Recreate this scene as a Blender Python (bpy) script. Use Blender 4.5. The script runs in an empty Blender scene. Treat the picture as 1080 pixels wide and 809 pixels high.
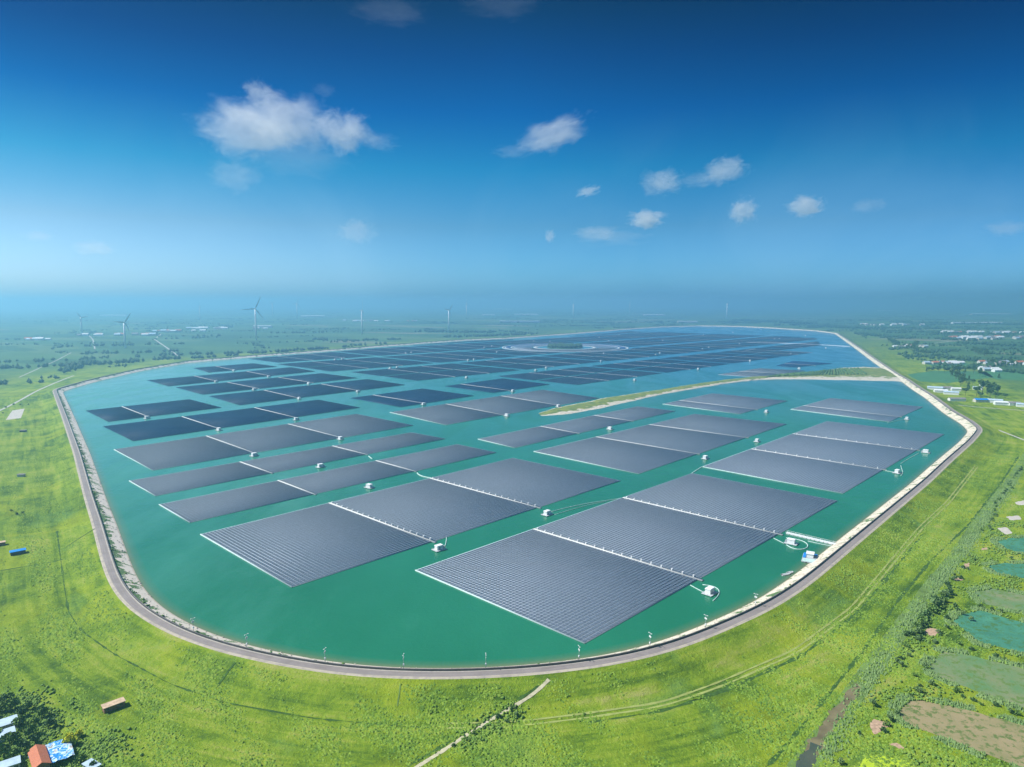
import bpy, math, random, bmesh
import numpy as np
from mathutils import Vector
random.seed(7); rng = np.random.default_rng(7)
SC = bpy.context.scene; COL = SC.collection
R = math.radians
# ------------------------------------------------------------------ camera geometry
F, HZ, H = 720.0, 318.0, 170.0
PITCH = math.atan((404.5 - HZ) / F)
def G(u, v, z=0.0):
    X = (u - 540) / F; Y = -(v - 404.5) / F
    fw = math.cos(PITCH) + Y * math.sin(PITCH); up = -math.sin(PITCH) + Y * math.cos(PITCH)
    t = (z - H) / up
    return np.array([X * t, fw * t])
GZ = -2.0     # level of the plain round the reservoir (water surface is z = 0)
# ------------------------------------------------------------------ object helpers
def tag(o, label=None, cat=None, group=None, kind=None):
    if label: o['label'] = label
    if cat: o['category'] = cat
    if group: o['group'] = group
    if kind: o['kind'] = kind
    return o
def mk(name, V, Fc, mats, midx=None, parent=None, smooth=False, uv=None, attr=None):
    me = bpy.data.meshes.new(name)
    V = np.asarray(V, dtype=np.float32).reshape(-1, 3)
    if isinstance(Fc, np.ndarray):
        n, k = Fc.shape
        me.vertices.add(len(V)); me.vertices.foreach_set('co', V.ravel())
        me.loops.add(n * k); me.loops.foreach_set('vertex_index', Fc.astype(np.int32).ravel())
        me.polygons.add(n); me.polygons.foreach_set('loop_start', np.arange(0, n * k, k, dtype=np.int32))
        me.update(calc_edges=True)
    else:
        me.from_pydata([tuple(map(float, p)) for p in V], [], [tuple(int(i) for i in f) for f in Fc]); me.update()
    if not isinstance(mats, (list, tuple)): mats = [mats]
    for m in mats: me.materials.append(m)
    if midx is not None: me.polygons.foreach_set('material_index', np.asarray(midx, dtype=np.int32))
    if smooth: me.polygons.foreach_set('use_smooth', np.ones(len(me.polygons), dtype=bool))
    if uv is not None:
        lay = me.uv_layers.new(name='sd'); li = np.zeros(len(me.loops), dtype=np.int32)
        me.loops.foreach_get('vertex_index', li); lay.data.foreach_set('uv', np.asarray(uv, dtype=np.float32)[li].ravel())
    for k_, a in (attr or {}).items():
        at = me.attributes.new(k_, 'FLOAT', 'POINT'); at.data.foreach_set('value', np.asarray(a, dtype=np.float32))
    o = bpy.data.objects.new(name, me); COL.objects.link(o)
    if parent is not None: o.parent = parent
    return o
def empty(name, loc, rz=0.0):
    o = bpy.data.objects.new(name, None); COL.objects.link(o)
    o.location = (float(loc[0]), float(loc[1]), float(loc[2])); o.rotation_euler = (0, 0, rz); o.empty_display_size = 1
    return o
def kids(o, table): return table.get(o, [])
def copy_tree(o, parent=None):
    c = o.copy(); COL.objects.link(c); c.parent = parent
    for ch in [x for x in CH.get(o.as_pointer(), [])]:
        copy_tree(ch, c)
    return c
CH = {}
def part(o, parent):
    o.parent = parent; CH.setdefault(parent.as_pointer(), []).append(o); return o
class MB:
    def __init__(s): s.V = []; s.F = []; s.M = []
    def add(s, V, Fs, m=0):
        b = len(s.V); s.V += [tuple(p) for p in V]; s.F += [tuple(i + b for i in f) for f in Fs]; s.M += [m] * len(Fs); return s
    def box(s, x0, y0, z0, x1, y1, z1, m=0, top=1.0):
        cx, cy = (x0 + x1) / 2, (y0 + y1) / 2
        V = [(x0, y0, z0), (x1, y0, z0), (x1, y1, z0), (x0, y1, z0)]
        V += [(cx + (x - cx) * top, cy + (y - cy) * top, z1) for x, y, _ in V[:4]]
        return s.add(V, [(0, 3, 2, 1), (4, 5, 6, 7), (0, 1, 5, 4), (1, 2, 6, 5), (2, 3, 7, 6), (3, 0, 4, 7)], m)
    def tube(s, P, r, n=6, m=0, cap=True):
        P = [Vector(p) for p in P]; rr = r if isinstance(r, (list, tuple)) else [r] * len(P)
        V = []; Fs = []
        for i, p in enumerate(P):
            t = (P[min(i + 1, len(P) - 1)] - P[max(i - 1, 0)]).normalized()
            a = t.cross(Vector((0, 0, 1)));  a = a if a.length > 1e-3 else t.cross(Vector((0, 1, 0)))
            a.normalize(); b = t.cross(a)
            for k in range(n):
                an = 2 * math.pi * k / n; V.append(tuple(p + (a * math.cos(an) + b * math.sin(an)) * rr[i]))
        for i in range(len(P) - 1):
            for k in range(n):
                k2 = (k + 1) % n; Fs.append((i * n + k, i * n + k2, (i + 1) * n + k2, (i + 1) * n + k))
        if cap: Fs += [tuple(range(n - 1, -1, -1)), tuple(range((len(P) - 1) * n, len(P) * n))]
        return s.add(V, Fs, m)
    def build(s, name, mats, parent=None, smooth=False):
        o = mk(name, s.V, s.F, mats, s.M, None, smooth)
        if parent is not None: part(o, parent)
        return o
# ------------------------------------------------------------------ materials
def newmat(name):
    m = bpy.data.materials.new(name); m.use_nodes = True; nt = m.node_tree; nt.nodes.clear()
    out = nt.nodes.new('ShaderNodeOutputMaterial'); b = nt.nodes.new('ShaderNodeBsdfPrincipled')
    nt.links.new(b.outputs[0], out.inputs[0]); return m, nt, b, out
def N(nt, t, **kw):
    n = nt.nodes.new(t)
    for k, v in kw.items():
        if k.startswith('i_'):
            key = k[2:]; key = int(key) if key.isdigit() else key.replace('_', ' ')
            n.inputs[key].default_value = v
        else: setattr(n, k, v)
    return n
def noise(nt, vec, scale, detail=4, rough=0.55, dist=0.0):
    n = N(nt, 'ShaderNodeTexNoise'); n.inputs['Scale'].default_value = scale; n.inputs['Detail'].default_value = detail
    n.inputs['Roughness'].default_value = rough; n.inputs['Distortion'].default_value = dist
    if vec is not None: nt.links.new(vec, n.inputs['Vector'])
    return n.outputs['Fac']
def ramp(nt, fac, stops, interp='LINEAR'):
    r = N(nt, 'ShaderNodeValToRGB'); r.color_ramp.interpolation = interp; e = r.color_ramp.elements
    while len(e) > 1: e.remove(e[-1])
    e[0].position = stops[0][0]; e[0].color = (*stops[0][1], 1)
    for p, c in stops[1:]:
        x = e.new(p); x.color = (*c, 1)
    nt.links.new(fac, r.inputs[0]); return r.outputs[0]
def mix(nt, fac, a, b, mode='MIX'):
    m = N(nt, 'ShaderNodeMix', data_type='RGBA', blend_type=mode)
    for s, x in ((0, fac), (6, a), (7, b)):
        if isinstance(x, (int, float)): m.inputs[s].default_value = x
        elif isinstance(x, tuple): m.inputs[s].default_value = (*x, 1)
        else: nt.links.new(x, m.inputs[s])
    return m.outputs[2]
def math_(nt, op, a, b=None, c=None, clamp=False):
    m = N(nt, 'ShaderNodeMath', operation=op, use_clamp=clamp)
    for i, x in enumerate((a, b, c)):
        if x is None: continue
        if isinstance(x, (int, float)): m.inputs[i].default_value = x
        else: nt.links.new(x, m.inputs[i])
    return m.outputs[0]
def bump(nt, b, h, strength, dist):
    n = N(nt, 'ShaderNodeBump'); n.inputs['Strength'].default_value = strength; n.inputs['Distance'].default_value = dist
    nt.links.new(h, n.inputs['Height']); nt.links.new(n.outputs[0], b.inputs['Normal'])
def pos(nt): return N(nt, 'ShaderNodeNewGeometry').outputs['Position']
def simple(name, col, rough=0.7, var=0.25, scale=0.6, spec=0.3, metal=0.0, bump_s=0.0):
    m, nt, b, _ = newmat(name); P = pos(nt); f = noise(nt, P, scale, 5)
    c2 = tuple(min(1, x * (1 + var)) for x in col); c1 = tuple(x * (1 - var) for x in col)
    nt.links.new(ramp(nt, f, [(0.3, c1), (0.7, c2)]), b.inputs['Base Color'])
    b.inputs['Roughness'].default_value = rough; b.inputs['Specular IOR Level'].default_value = spec; b.inputs['Metallic'].default_value = metal
    if bump_s: bump(nt, b, f, bump_s, 0.1)
    return m
M = {}
M['white'] = simple('white_paint', (0.72, 0.73, 0.72), 0.5, 0.10, 0.8)
M['grey'] = simple('grey_metal', (0.35, 0.37, 0.38), 0.45, 0.15, 1.0)
M['float'] = simple('float_plastic', (0.50, 0.52, 0.52), 0.6, 0.12, 0.4)
M['hose'] = simple('float_hose', (0.45, 0.60, 0.55), 0.5, 0.2, 0.5)
M['dark'] = simple('dark_paint', (0.05, 0.055, 0.06), 0.5, 0.2, 1.0)
M['wood'] = simple('bark', (0.10, 0.075, 0.05), 0.9, 0.3, 2.0)
M['brick'] = simple('brick_wall', (0.24, 0.13, 0.08), 0.9, 0.3, 1.5)
M['plaster'] = simple('plaster', (0.50, 0.48, 0.43), 0.9, 0.15, 0.8)
M['tan_roof'] = simple('tan_roof', (0.50, 0.36, 0.24), 0.85, 0.25, 0.8, bump_s=0.4)
M['red_roof'] = simple('red_tiles', (0.45, 0.15, 0.08), 0.8, 0.25, 2.2, bump_s=0.5)
M['grey_roof'] = simple('grey_tiles', (0.22, 0.20, 0.20), 0.8, 0.25, 0.8)
M['blue'] = simple('blue_tarp', (0.02, 0.22, 0.62), 0.5, 0.25, 0.8)
M['tin'] = simple('tin_roof', (0.50, 0.62, 0.70), 0.4, 0.15, 0.5, metal=0.2)
M['concrete'] = simple('concrete', (0.42, 0.39, 0.35), 0.9, 0.2, 0.7, bump_s=0.3)
M['glass'] = simple('window_glass', (0.03, 0.04, 0.05), 0.1, 0.1, 1.0, spec=0.6)
M['earth'] = simple('bare_earth', (0.40, 0.27, 0.18), 0.95, 0.3, 0.9, bump_s=0.5)
M['pale_earth'] = simple('pale_earth', (0.46, 0.42, 0.36), 0.95, 0.15, 0.4)
M['turbine'] = simple('turbine_white', (0.82, 0.83, 0.84), 0.4, 0.04, 0.1)
def leafmat(name, c1, c2, sc=0.5):
    m, nt, b, _ = newmat(name); P = pos(nt); g = N(nt, 'ShaderNodeNewGeometry')
    f = noise(nt, P, sc, 4); k = math_(nt, 'MULTIPLY_ADD', g.outputs['Random Per Island'], 0.5, math_(nt, 'MULTIPLY', f, 0.6))
    nt.links.new(ramp(nt, k, [(0.2, c1), (0.85, c2)]), b.inputs['Base Color'])
    b.inputs['Roughness'].default_value = 0.75; b.inputs['Specular IOR Level'].default_value = 0.2
    return m
M['leaf'] = leafmat('leaf_green', (0.055, 0.125, 0.028), (0.17, 0.27, 0.05))
M['leaf_dark'] = leafmat('leaf_dark', (0.04, 0.10, 0.032), (0.11, 0.19, 0.055))
M['leaf_blue'] = leafmat('leaf_grey', (0.07, 0.14, 0.045), (0.20, 0.29, 0.10))
M['scrub'] = leafmat('leaf_scrub', (0.075, 0.16, 0.028), (0.20, 0.30, 0.05))
M['leaf_yellow'] = leafmat('leaf_yellow', (0.30, 0.36, 0.01), (0.62, 0.60, 0.03))
M['belt'] = leafmat('leaf_belt', (0.016, 0.050, 0.026), (0.045, 0.095, 0.035), 0.02)
# panels: per-module tint, dark glass over navy cells, thin metal frame drawn by the module's own uv
def panelmat(name, col, rough, spec, frame):
    m, nt, b, _ = newmat(name); g = N(nt, 'ShaderNodeNewGeometry'); P = g.outputs['Position']
    k = math_(nt, 'MULTIPLY_ADD', g.outputs['Random Per Island'], 0.45, math_(nt, 'MULTIPLY', noise(nt, P, 0.05, 3), 0.7))
    c = ramp(nt, k, [(0.2, tuple(x * 0.75 for x in col)), (0.9, tuple(x * 1.3 for x in col))])
    uvn = N(nt, 'ShaderNodeUVMap', uv_map='sd'); sx = N(nt, 'ShaderNodeSeparateXYZ'); nt.links.new(uvn.outputs[0], sx.inputs[0])
    dx = math_(nt, 'ABSOLUTE', math_(nt, 'SUBTRACT', math_(nt, 'FRACT', math_(nt, 'MULTIPLY', sx.outputs[0], 2.0)), 0.5))
    dy = math_(nt, 'ABSOLUTE', math_(nt, 'SUBTRACT', sx.outputs[1], 0.5))
    fr = math_(nt, 'GREATER_THAN', math_(nt, 'MAXIMUM', dx, dy), 0.5 - frame)
    c = mix(nt, fr, c, (0.42, 0.44, 0.46))
    nt.links.new(c, b.inputs['Base Color'])
    b.inputs['Roughness'].default_value = rough; b.inputs['Specular IOR Level'].default_value = spec
    return m
M['panel_grey'] = panelmat('solar_glass_grey', (0.056, 0.080, 0.115), 0.30, 0.45, 0.05)
M['panel_lilac'] = panelmat('solar_glass_lilac', (0.085, 0.115, 0.165), 0.32, 0.45, 0.05)
M['panel_blue'] = panelmat('solar_glass_blue', (0.001, 0.042, 0.17), 0.38, 0.12, 0.004)
M['panel_slate'] = panelmat('solar_glass_slate', (0.018, 0.080, 0.20), 0.35, 0.2, 0.03)
M['float_dark'] = simple('float_dark', (0.01, 0.07, 0.16), 0.6, 0.15, 0.4)
# water
def watermat():
    m, nt, b, _ = newmat('lake_water'); P = pos(nt)
    f = noise(nt, P, 0.004, 4, 0.6, 0.4)
    wv = N(nt, 'ShaderNodeVectorMath', operation='MULTIPLY'); nt.links.new(P, wv.inputs[0]); wv.inputs[1].default_value = (1, 0.35, 1)
    f2 = noise(nt, wv.outputs[0], 0.03, 4, 0.6)
    k = math_(nt, 'MULTIPLY_ADD', f, 0.75, math_(nt, 'MULTIPLY', f2, 0.25))
    nt.links.new(ramp(nt, k, [(0.3, (0.007, 0.118, 0.056)), (0.7, (0.020, 0.185, 0.098))]), b.inputs['Base Color'])
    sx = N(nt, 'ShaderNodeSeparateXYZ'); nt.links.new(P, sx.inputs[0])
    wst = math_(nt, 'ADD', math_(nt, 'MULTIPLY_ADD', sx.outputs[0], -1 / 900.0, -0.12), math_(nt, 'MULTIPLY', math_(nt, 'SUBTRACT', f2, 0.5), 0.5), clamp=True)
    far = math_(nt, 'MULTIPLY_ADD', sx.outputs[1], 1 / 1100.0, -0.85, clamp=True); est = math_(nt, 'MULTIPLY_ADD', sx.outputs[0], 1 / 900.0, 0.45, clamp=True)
    wc = mix(nt, math_(nt, 'MULTIPLY', wst, 1.0), b.inputs['Base Color'].links[0].from_socket, (0.11, 0.33, 0.27))  # paler to the west: the bright sky's reflection painted into the base colour
    wc = mix(nt, math_(nt, 'MULTIPLY', far, est), wc, (0.002, 0.12, 0.20)); nt.links.new(wc, b.inputs['Base Color'])  # bluer far right: deep blue sky reflection painted into the base colour
    nt.links.new(mix(nt, N(nt, 'ShaderNodeAttribute', attribute_name='shallow').outputs['Fac'], b.inputs['Base Color'].links[0].from_socket, (0.13, 0.17, 0.085)), b.inputs['Base Color'])
    nt.links.new(ramp(nt, noise(nt, wv.outputs[0], 0.012, 5, 0.65, 1.2), [(0.38, (0.09,) * 3), (0.62, (0.26,) * 3)]), b.inputs['Roughness']); b.inputs['IOR'].default_value = 1.33
    h = math_(nt, 'MULTIPLY_ADD', noise(nt, P, 0.5, 3), 1.0, math_(nt, 'MULTIPLY', noise(nt, P, 0.08, 3), 2.0))
    bump(nt, b, h, 0.45, 0.30)
    return m
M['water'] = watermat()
def pondmat(name, c1, c2, sc, rough=0.3, weed=None):
    m, nt, b, _ = newmat(name); P = pos(nt); f = noise(nt, P, sc, 5, 0.65)
    c = ramp(nt, f, [(0.35, c1), (0.65, c2)])
    if weed:
        w = noise(nt, P, 0.35, 4, 0.7); wm = ramp(nt, w, [(0.52, (0, 0, 0)), (0.60, (1, 1, 1))])
        c = mix(nt, wm, c, weed)
    nt.links.new(c, b.inputs['Base Color']); b.inputs['Roughness'].default_value = rough
    bump(nt, b, noise(nt, P, 1.5, 3), 0.3, 0.1); return m
# ------------------------------------------------------------------ shoreline
SH = [(66,413),(82,408),(105,401.5),(150,391),(200,382.5),(262,377),(300,374),(350,370.2),(400,366),(450,362),(495,359),(535,357.2),(580,354),(620,351),(660,347.6),(700,345),(740,344),(780,344.6),(820,346.6),(860,349.3),(880,352),(892,360.5),(905,370),(918,380),(931,389.5),(940,396),(950,402),(962,411),(975,419.5),(995,436),(1013,447),(1021.5,455),(1010,467.5),(985,488),(960,510),(928.7,534.5),(888.5,566),(862.5,586.5),(829,613),(790,638),(751,655),(699,676.5),(660,687),(620,694.5),(560,701.5),(500,705),(450,705.3),(400,704),(353,699),(302,690),(250,678),(212,664.5),(180,647.5),(160,632),(145,610),(135,585),(125,557),(112,525),(96,480),(80,443)]
P0 = np.array([G(*p) for p in SH])
def resample(P, step, closed=True):
    Q = np.vstack([P, P[:1]]) if closed else P
    d = np.r_[0, np.cumsum(np.hypot(*np.diff(Q, axis=0).T))]; n = max(2, int(d[-1] / step))
    t = np.linspace(0, d[-1], n, endpoint=not closed)
    return np.c_[np.interp(t, d, Q[:, 0]), np.interp(t, d, Q[:, 1])]
S = resample(P0, 7.0)
def smooth(S, k):
    for _ in range(k): S = (np.roll(S, 1, 0) + 2 * S + np.roll(S, -1, 0)) / 4
    return S
S = resample(smooth(S, 12), 6.0)
T = np.roll(S, -1, 0) - np.roll(S, 1, 0); T /= np.hypot(*T.T)[:, None]
area = np.sum(S[:, 0] * np.roll(S[:, 1], -1) - np.roll(S[:, 0], -1) * S[:, 1])
NR = np.c_[T[:, 1], -T[:, 0]] * (1 if area > 0 else -1)          # outward
NR = smooth(NR, 12); NR /= np.hypot(*NR.T)[:, None]
nS = len(S); CEN = S.mean(0)
ARC = np.arange(nS) * 6.0
def inside(P):
    P = np.atleast_2d(P); x, y = P[:, 0], P[:, 1]; c = np.zeros(len(P), bool)
    A = S[::4]; B = np.roll(A, -1, 0)
    for (x0, y0), (x1, y1) in zip(A, B):
        m = (y0 > y) != (y1 > y)
        with np.errstate(divide='ignore', invalid='ignore'): xi = (x1 - x0) * (y - y0) / (y1 - y0) + x0
        c ^= m & (x < xi)
    return c
def dist_shore(P):
    P = np.atleast_2d(P)
    idx = np.array([KD.find((x, y, 0.0))[1] for x, y in P], dtype=int); best = np.full(len(P), 1e9)
    for o in (0, -1):
        a = S[(idx + o) % nS]; b = S[(idx + o + 1) % nS]; e = b - a
        t = np.clip(((P - a) * e).sum(1) / (e * e).sum(1), 0, 1); best = np.minimum(best, np.hypot(*(P - a - e * t[:, None]).T))
    return best
from mathutils.kdtree import KDTree
KD = KDTree(nS)
for i_ in range(nS): KD.insert((S[i_, 0], S[i_, 1], 0.0), i_)
KD.balance()
PROF = [(-8, -3.2), (0, -0.05), (3, 1.3), (10.0, 4.3), (11.0, 4.45), (15.8, 4.45), (16.8, 4.25), (26, 1.4), (34, -1.2), (41, GZ)]
def gz(P):
    d = dist_shore(P); return np.interp(d, [p[0] for p in PROF], [p[1] for p in PROF])
def Gg(u, v):            # pixel on the outer ground, following the embankment
    z = GZ
    for _ in range(4):
        p = G(u, v, z); z = float(gz(p)[0])
    return p[0], p[1], z
def ring(d): return S + NR * d
def band(name, ds, zs, mat, sub=None, zn=0.0, kind='structure'):
    V = []; uv = []
    for d, z in zip(ds, zs):
        q = ring(d); zz = np.full(nS, z) + (rng.normal(0, zn, nS) if zn else 0)
        V.append(np.c_[q, zz]); uv.append(np.c_[ARC, np.full(nS, d)])
    V = np.vstack(V); uv = np.vstack(uv); k = len(ds); Fs = []
    i = np.arange(nS); j = (i + 1) % nS
    for r in range(k - 1):
        a = np.c_[r * nS + i, r * nS + j, (r + 1) * nS + j, (r + 1) * nS + i]; Fs.append(a if area < 0 else a[:, ::-1])
    o = mk(name, V, np.vstack(Fs), mat, uv=uv, smooth=True); tag(o, kind=kind); return o
# ------------------------------------------------------------------ ground material
def groundmat():
    m, nt, b, _ = newmat('grassland'); P = pos(nt)
    uvn = N(nt, 'ShaderNodeUVMap', uv_map='sd'); near = N(nt, 'ShaderNodeAttribute', attribute_name='near')
    st = N(nt, 'ShaderNodeVectorMath', operation='MULTIPLY'); nt.links.new(uvn.outputs[0], st.inputs[0]); st.inputs[1].default_value = (0.012, 0.16, 1)
    streak = noise(nt, st.outputs[0], 1.0, 5, 0.6, 0.6)
    nL = noise(nt, P, 0.010, 4, 0.6, 0.5); nM = noise(nt, P, 0.06, 5, 0.65, 0.4); nS_ = noise(nt, P, 0.55, 5, 0.7); nX = noise(nt, P, 2.2, 3, 0.7)
    k = math_(nt, 'MULTIPLY_ADD', nL, 0.9, math_(nt, 'MULTIPLY_ADD', nM, 0.7, math_(nt, 'MULTIPLY_ADD', nS_, 0.45, math_(nt, 'MULTIPLY', nX, 0.30))))
    k = math_(nt, 'MULTIPLY_ADD', streak, 0.9, k)
    k = math_(nt, 'MULTIPLY', k, 0.308)
    gr = ramp(nt, k, [(0.42, (0.050, 0.105, 0.012)), (0.465, (0.105, 0.180, 0.014)), (0.505, (0.168, 0.255, 0.016)), (0.545, (0.23, 0.30, 0.028)), (0.61, (0.32, 0.32, 0.09))])
    yel = ramp(nt, noise(nt, P, 0.018, 3, 0.5, 0.8), [(0.52, (0, 0, 0)), (0.62, (1, 1, 1))])
    gr = mix(nt, math_(nt, 'MULTIPLY', yel, 0.42), gr, (0.30, 0.35, 0.014))
    blu = ramp(nt, noise(nt, P, 0.023, 4, 0.6, 0.8), [(0.28, (1, 1, 1)), (0.42, (0, 0, 0))])
    gr = mix(nt, math_(nt, 'MULTIPLY', blu, 0.55), gr, (0.115, 0.225, 0.06))
    # farmland beyond
    rot = N(nt, 'ShaderNodeVectorRotate', rotation_type='Z_AXIS'); nt.links.new(P, rot.inputs['Vector']); rot.inputs['Angle'].default_value = R(28)
    sc = N(nt, 'ShaderNodeVectorMath', operation='MULTIPLY'); nt.links.new(rot.outputs[0], sc.inputs[0]); sc.inputs[1].default_value = (1 / 420.0, 1 / 130.0, 0)
    vo = N(nt, 'ShaderNodeTexVoronoi', distance='CHEBYCHEV'); vo.inputs['Scale'].default_value = 1.0; vo.inputs['Randomness'].default_value = 0.55
    nt.links.new(sc.outputs[0], vo.inputs['Vector'])
    sp = N(nt, 'ShaderNodeSeparateColor'); nt.links.new(vo.outputs['Color'], sp.inputs[0])
    fc = ramp(nt, sp.outputs[0], [(0.0, (0.030, 0.085, 0.040)), (0.3, (0.050, 0.125, 0.050)), (0.6, (0.075, 0.155, 0.055)), (0.8, (0.11, 0.175, 0.07)), (0.96, (0.22, 0.21, 0.14))], 'CONSTANT')
    fb = noise(nt, P, 0.004, 5, 0.65); fc = mix(nt, math_(nt, 'MULTIPLY', ramp(nt, fb, [(0.4, (0, 0, 0)), (0.7, (1, 1, 1))]), 0.6), fc, (0.03, 0.085, 0.04))
    fs = noise(nt, P, 0.12, 4, 0.7); fc = mix(nt, math_(nt, 'MULTIPLY', ramp(nt, fs, [(0.4, (0, 0, 0)), (0.7, (1, 1, 1))]), 0.5), fc, (0.13, 0.20, 0.05))
    c = mix(nt, near.outputs['Fac'], fc, gr)
    nt.links.new(c, b.inputs['Base Color']); b.inputs['Roughness'].default_value = 0.95; b.inputs['Specular IOR Level'].default_value = 0.1
    h = math_(nt, 'MULTIPLY_ADD', nS_, 1.0, math_(nt, 'MULTIPLY_ADD', nX, 0.4, math_(nt, 'MULTIPLY', nM, 3.0)))
    bump(nt, b, h, 0.8, 0.9)
    return m
M['ground'] = groundmat()
def stonemat():
    m, nt, b, _ = newmat('stone_pitching'); P = pos(nt)
    uvn = N(nt, 'ShaderNodeUVMap', uv_map='sd'); sx = N(nt, 'ShaderNodeSeparateXYZ'); nt.links.new(uvn.outputs[0], sx.inputs[0])
    f = noise(nt, P, 0.16, 5, 0.75); f2 = noise(nt, P, 1.6, 3, 0.7)
    c = ramp(nt, math_(nt, 'MULTIPLY_ADD', f2, 0.4, math_(nt, 'MULTIPLY', f, 0.6)), [(0.36, (0.30, 0.23, 0.16)), (0.45, (0.54, 0.47, 0.36)), (0.6, (0.70, 0.64, 0.50))])
    w = noise(nt, P, 0.10, 5, 0.7, 0.6)
    sg0 = N(nt, 'ShaderNodeSeparateXYZ'); nt.links.new(P, sg0.inputs[0]); c = mix(nt, math_(nt, 'MULTIPLY_ADD', sg0.outputs[0], -1 / 350.0, 0.1, clamp=True), c, mix(nt, f2, (0.50, 0.42, 0.34), (0.80, 0.72, 0.62)))
    # weeds thrive near the wall on the older stretches (d from 4 to 10), a thin tan line at the water
    dd = ramp(nt, math_(nt, 'DIVIDE', sx.outputs[1], 12.0), [(0.0, (0, 0, 0)), (0.3, (0.12, 0.12, 0.12)), (0.55, (0.5, 0.5, 0.5)), (0.8, (0.9, 0.9, 0.9))])
    sgx = N(nt, 'ShaderNodeSeparateXYZ'); nt.links.new(P, sgx.inputs[0])
    westness = math_(nt, 'MULTIPLY_ADD', sgx.outputs[0], -1 / 500.0, 0.35, clamp=True)
    wm = math_(nt, 'GREATER_THAN', math_(nt, 'MULTIPLY_ADD', dd, math_(nt, 'MULTIPLY_ADD', westness, 0.11, 0.06), w), 0.60)
    c = mix(nt, wm, c, (0.08, 0.15, 0.04))
    wet = ramp(nt, math_(nt, 'DIVIDE', sx.outputs[1], 12.0), [(0.02, (1, 1, 1)), (0.10, (0, 0, 0))])
    c = mix(nt, math_(nt, 'MULTIPLY', wet, 0.7), c, (0.26, 0.20, 0.11))
    nt.links.new(c, b.inputs['Base Color']); b.inputs['Roughness'].default_value = 0.9
    bump(nt, b, f2, 0.6, 0.3); return m
M['stone'] = stonemat()
def roadmat():
    m, nt, b, _ = newmat('crest_road'); P = pos(nt)
    uvn = N(nt, 'ShaderNodeUVMap', uv_map='sd'); sx = N(nt, 'ShaderNodeSeparateXYZ'); nt.links.new(uvn.outputs[0], sx.inputs[0])
    f = noise(nt, P, 0.12, 5, 0.7)
    c = ramp(nt, f, [(0.3, (0.20, 0.170, 0.155)), (0.7, (0.275, 0.235, 0.22))])
    e = ramp(nt, math_(nt, 'DIVIDE', math_(nt, 'SUBTRACT', sx.outputs[1], 11.0), 5.8), [(0.0, (1, 1, 1)), (0.06, (0, 0, 0)), (0.68, (0, 0, 0)), (0.74, (1, 1, 1))])
    e = math_(nt, 'MULTIPLY', e, ramp(nt, noise(nt, P, 0.3, 3), [(0.3, (0.3, 0.3, 0.3)), (0.55, (1, 1, 1))]))
    c = mix(nt, e, c, (0.44, 0.38, 0.29))
    st = N(nt, 'ShaderNodeVectorMath', operation='MULTIPLY'); nt.links.new(uvn.outputs[0], st.inputs[0]); st.inputs[1].default_value = (0.035, 1.6, 1)
    c = mix(nt, math_(nt, 'MULTIPLY', ramp(nt, noise(nt, st.outputs[0], 1.0, 4, .7), [(0.42, (0, 0, 0)), (0.62, (1, 1, 1))]), 0.35), c, (0.12, 0.105, 0.105))
    nt.links.new(c, b.inputs['Base Color']); b.inputs['Roughness'].default_value = 0.9; return m
M['road'] = roadmat()
# ------------------------------------------------------------------ setting meshes
band('shore_slope', [-8, 0, 1.5, 3, 5, 8, 10.0], [-3.2, -0.05, 0.6, 1.3, 2.2, 3.5, 4.3], M['stone'], zn=0.0)
band('crest_kerb', [10.0, 10.5, 11.0], [4.3, 4.42, 4.45], M['concrete'])
band('crest_road', [11.0, 13.4, 15.8, 16.8], [4.45, 4.50, 4.45, 4.25], M['road'])
def ground():
    ds = [16.8, 20, 23, 26, 30, 34, 37, 41, 50, 60, 75, 95, 120, 150]
    zs = np.interp(ds, [p[0] for p in PROF], [p[1] for p in PROF])
    V = []; uv = []; nr = []
    for d, z in zip(ds, zs):
        q = ring(d); V.append(np.c_[q, np.full(nS, z)]); uv.append(np.c_[ARC, np.full(nS, d)]); nr.append(np.full(nS, 1.0))
    base = ring(150)
    for k, s in enumerate([1.06, 1.15, 1.3, 1.6, 2.2, 3.5, 6, 12, 24, 36]):
        q = CEN + (base - CEN) * s; V.append(np.c_[q, np.full(nS, GZ)]); uv.append(np.c_[ARC * s, np.full(nS, 150 + 1000 * (s - 1))])
        nr.append(np.full(nS, max(0, 1 - 0.5 * (k + 1)) if k < 2 else 0))
    nr = np.concatenate(nr); V = np.vstack(V)
    # the grass belt is everything near; the north side turns to fields
    y = V[:, 1]; nr = np.clip(nr * 1.0, 0, 1)
    nr = np.where(y < 620, 1.0, nr * np.clip(1 - (y - 1500) / 2500, 0.35, 1))
    k = len(ds) + 10; i = np.arange(nS); j = (i + 1) % nS; Fs = []
    for r in range(k - 1):
        a = np.c_[r * nS + i, r * nS + j, (r + 1) * nS + j, (r + 1) * nS + i]; Fs.append(a if area < 0 else a[:, ::-1])
    o = mk('ground', V, np.vstack(Fs), M['ground'], uv=np.vstack(uv), attr={'near': nr}, smooth=True)
    tag(o, kind='structure')
ground()
wl = [(0.6, 1.0), (-1.2, 0.7), (-3, 0.3), (-7, 0.0)]; i = np.arange(nS); j = (i + 1) % nS
wV = np.vstack([np.c_[CEN[None], [[0]]]] + [np.c_[ring(d_), np.zeros(nS)] for d_, _ in wl]); sh_ = np.concatenate([[0]] + [np.full(nS, a_) for _, a_ in wl])
wf = [(0, 1 + 3 * nS + k, 1 + 3 * nS + (k + 1) % nS) for k in range(nS)] + [(1 + r * nS + a, 1 + r * nS + (a + 1) % nS, 1 + (r + 1) * nS + (a + 1) % nS, 1 + (r + 1) * nS + a) for r in range(3) for a in range(nS)]
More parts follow.
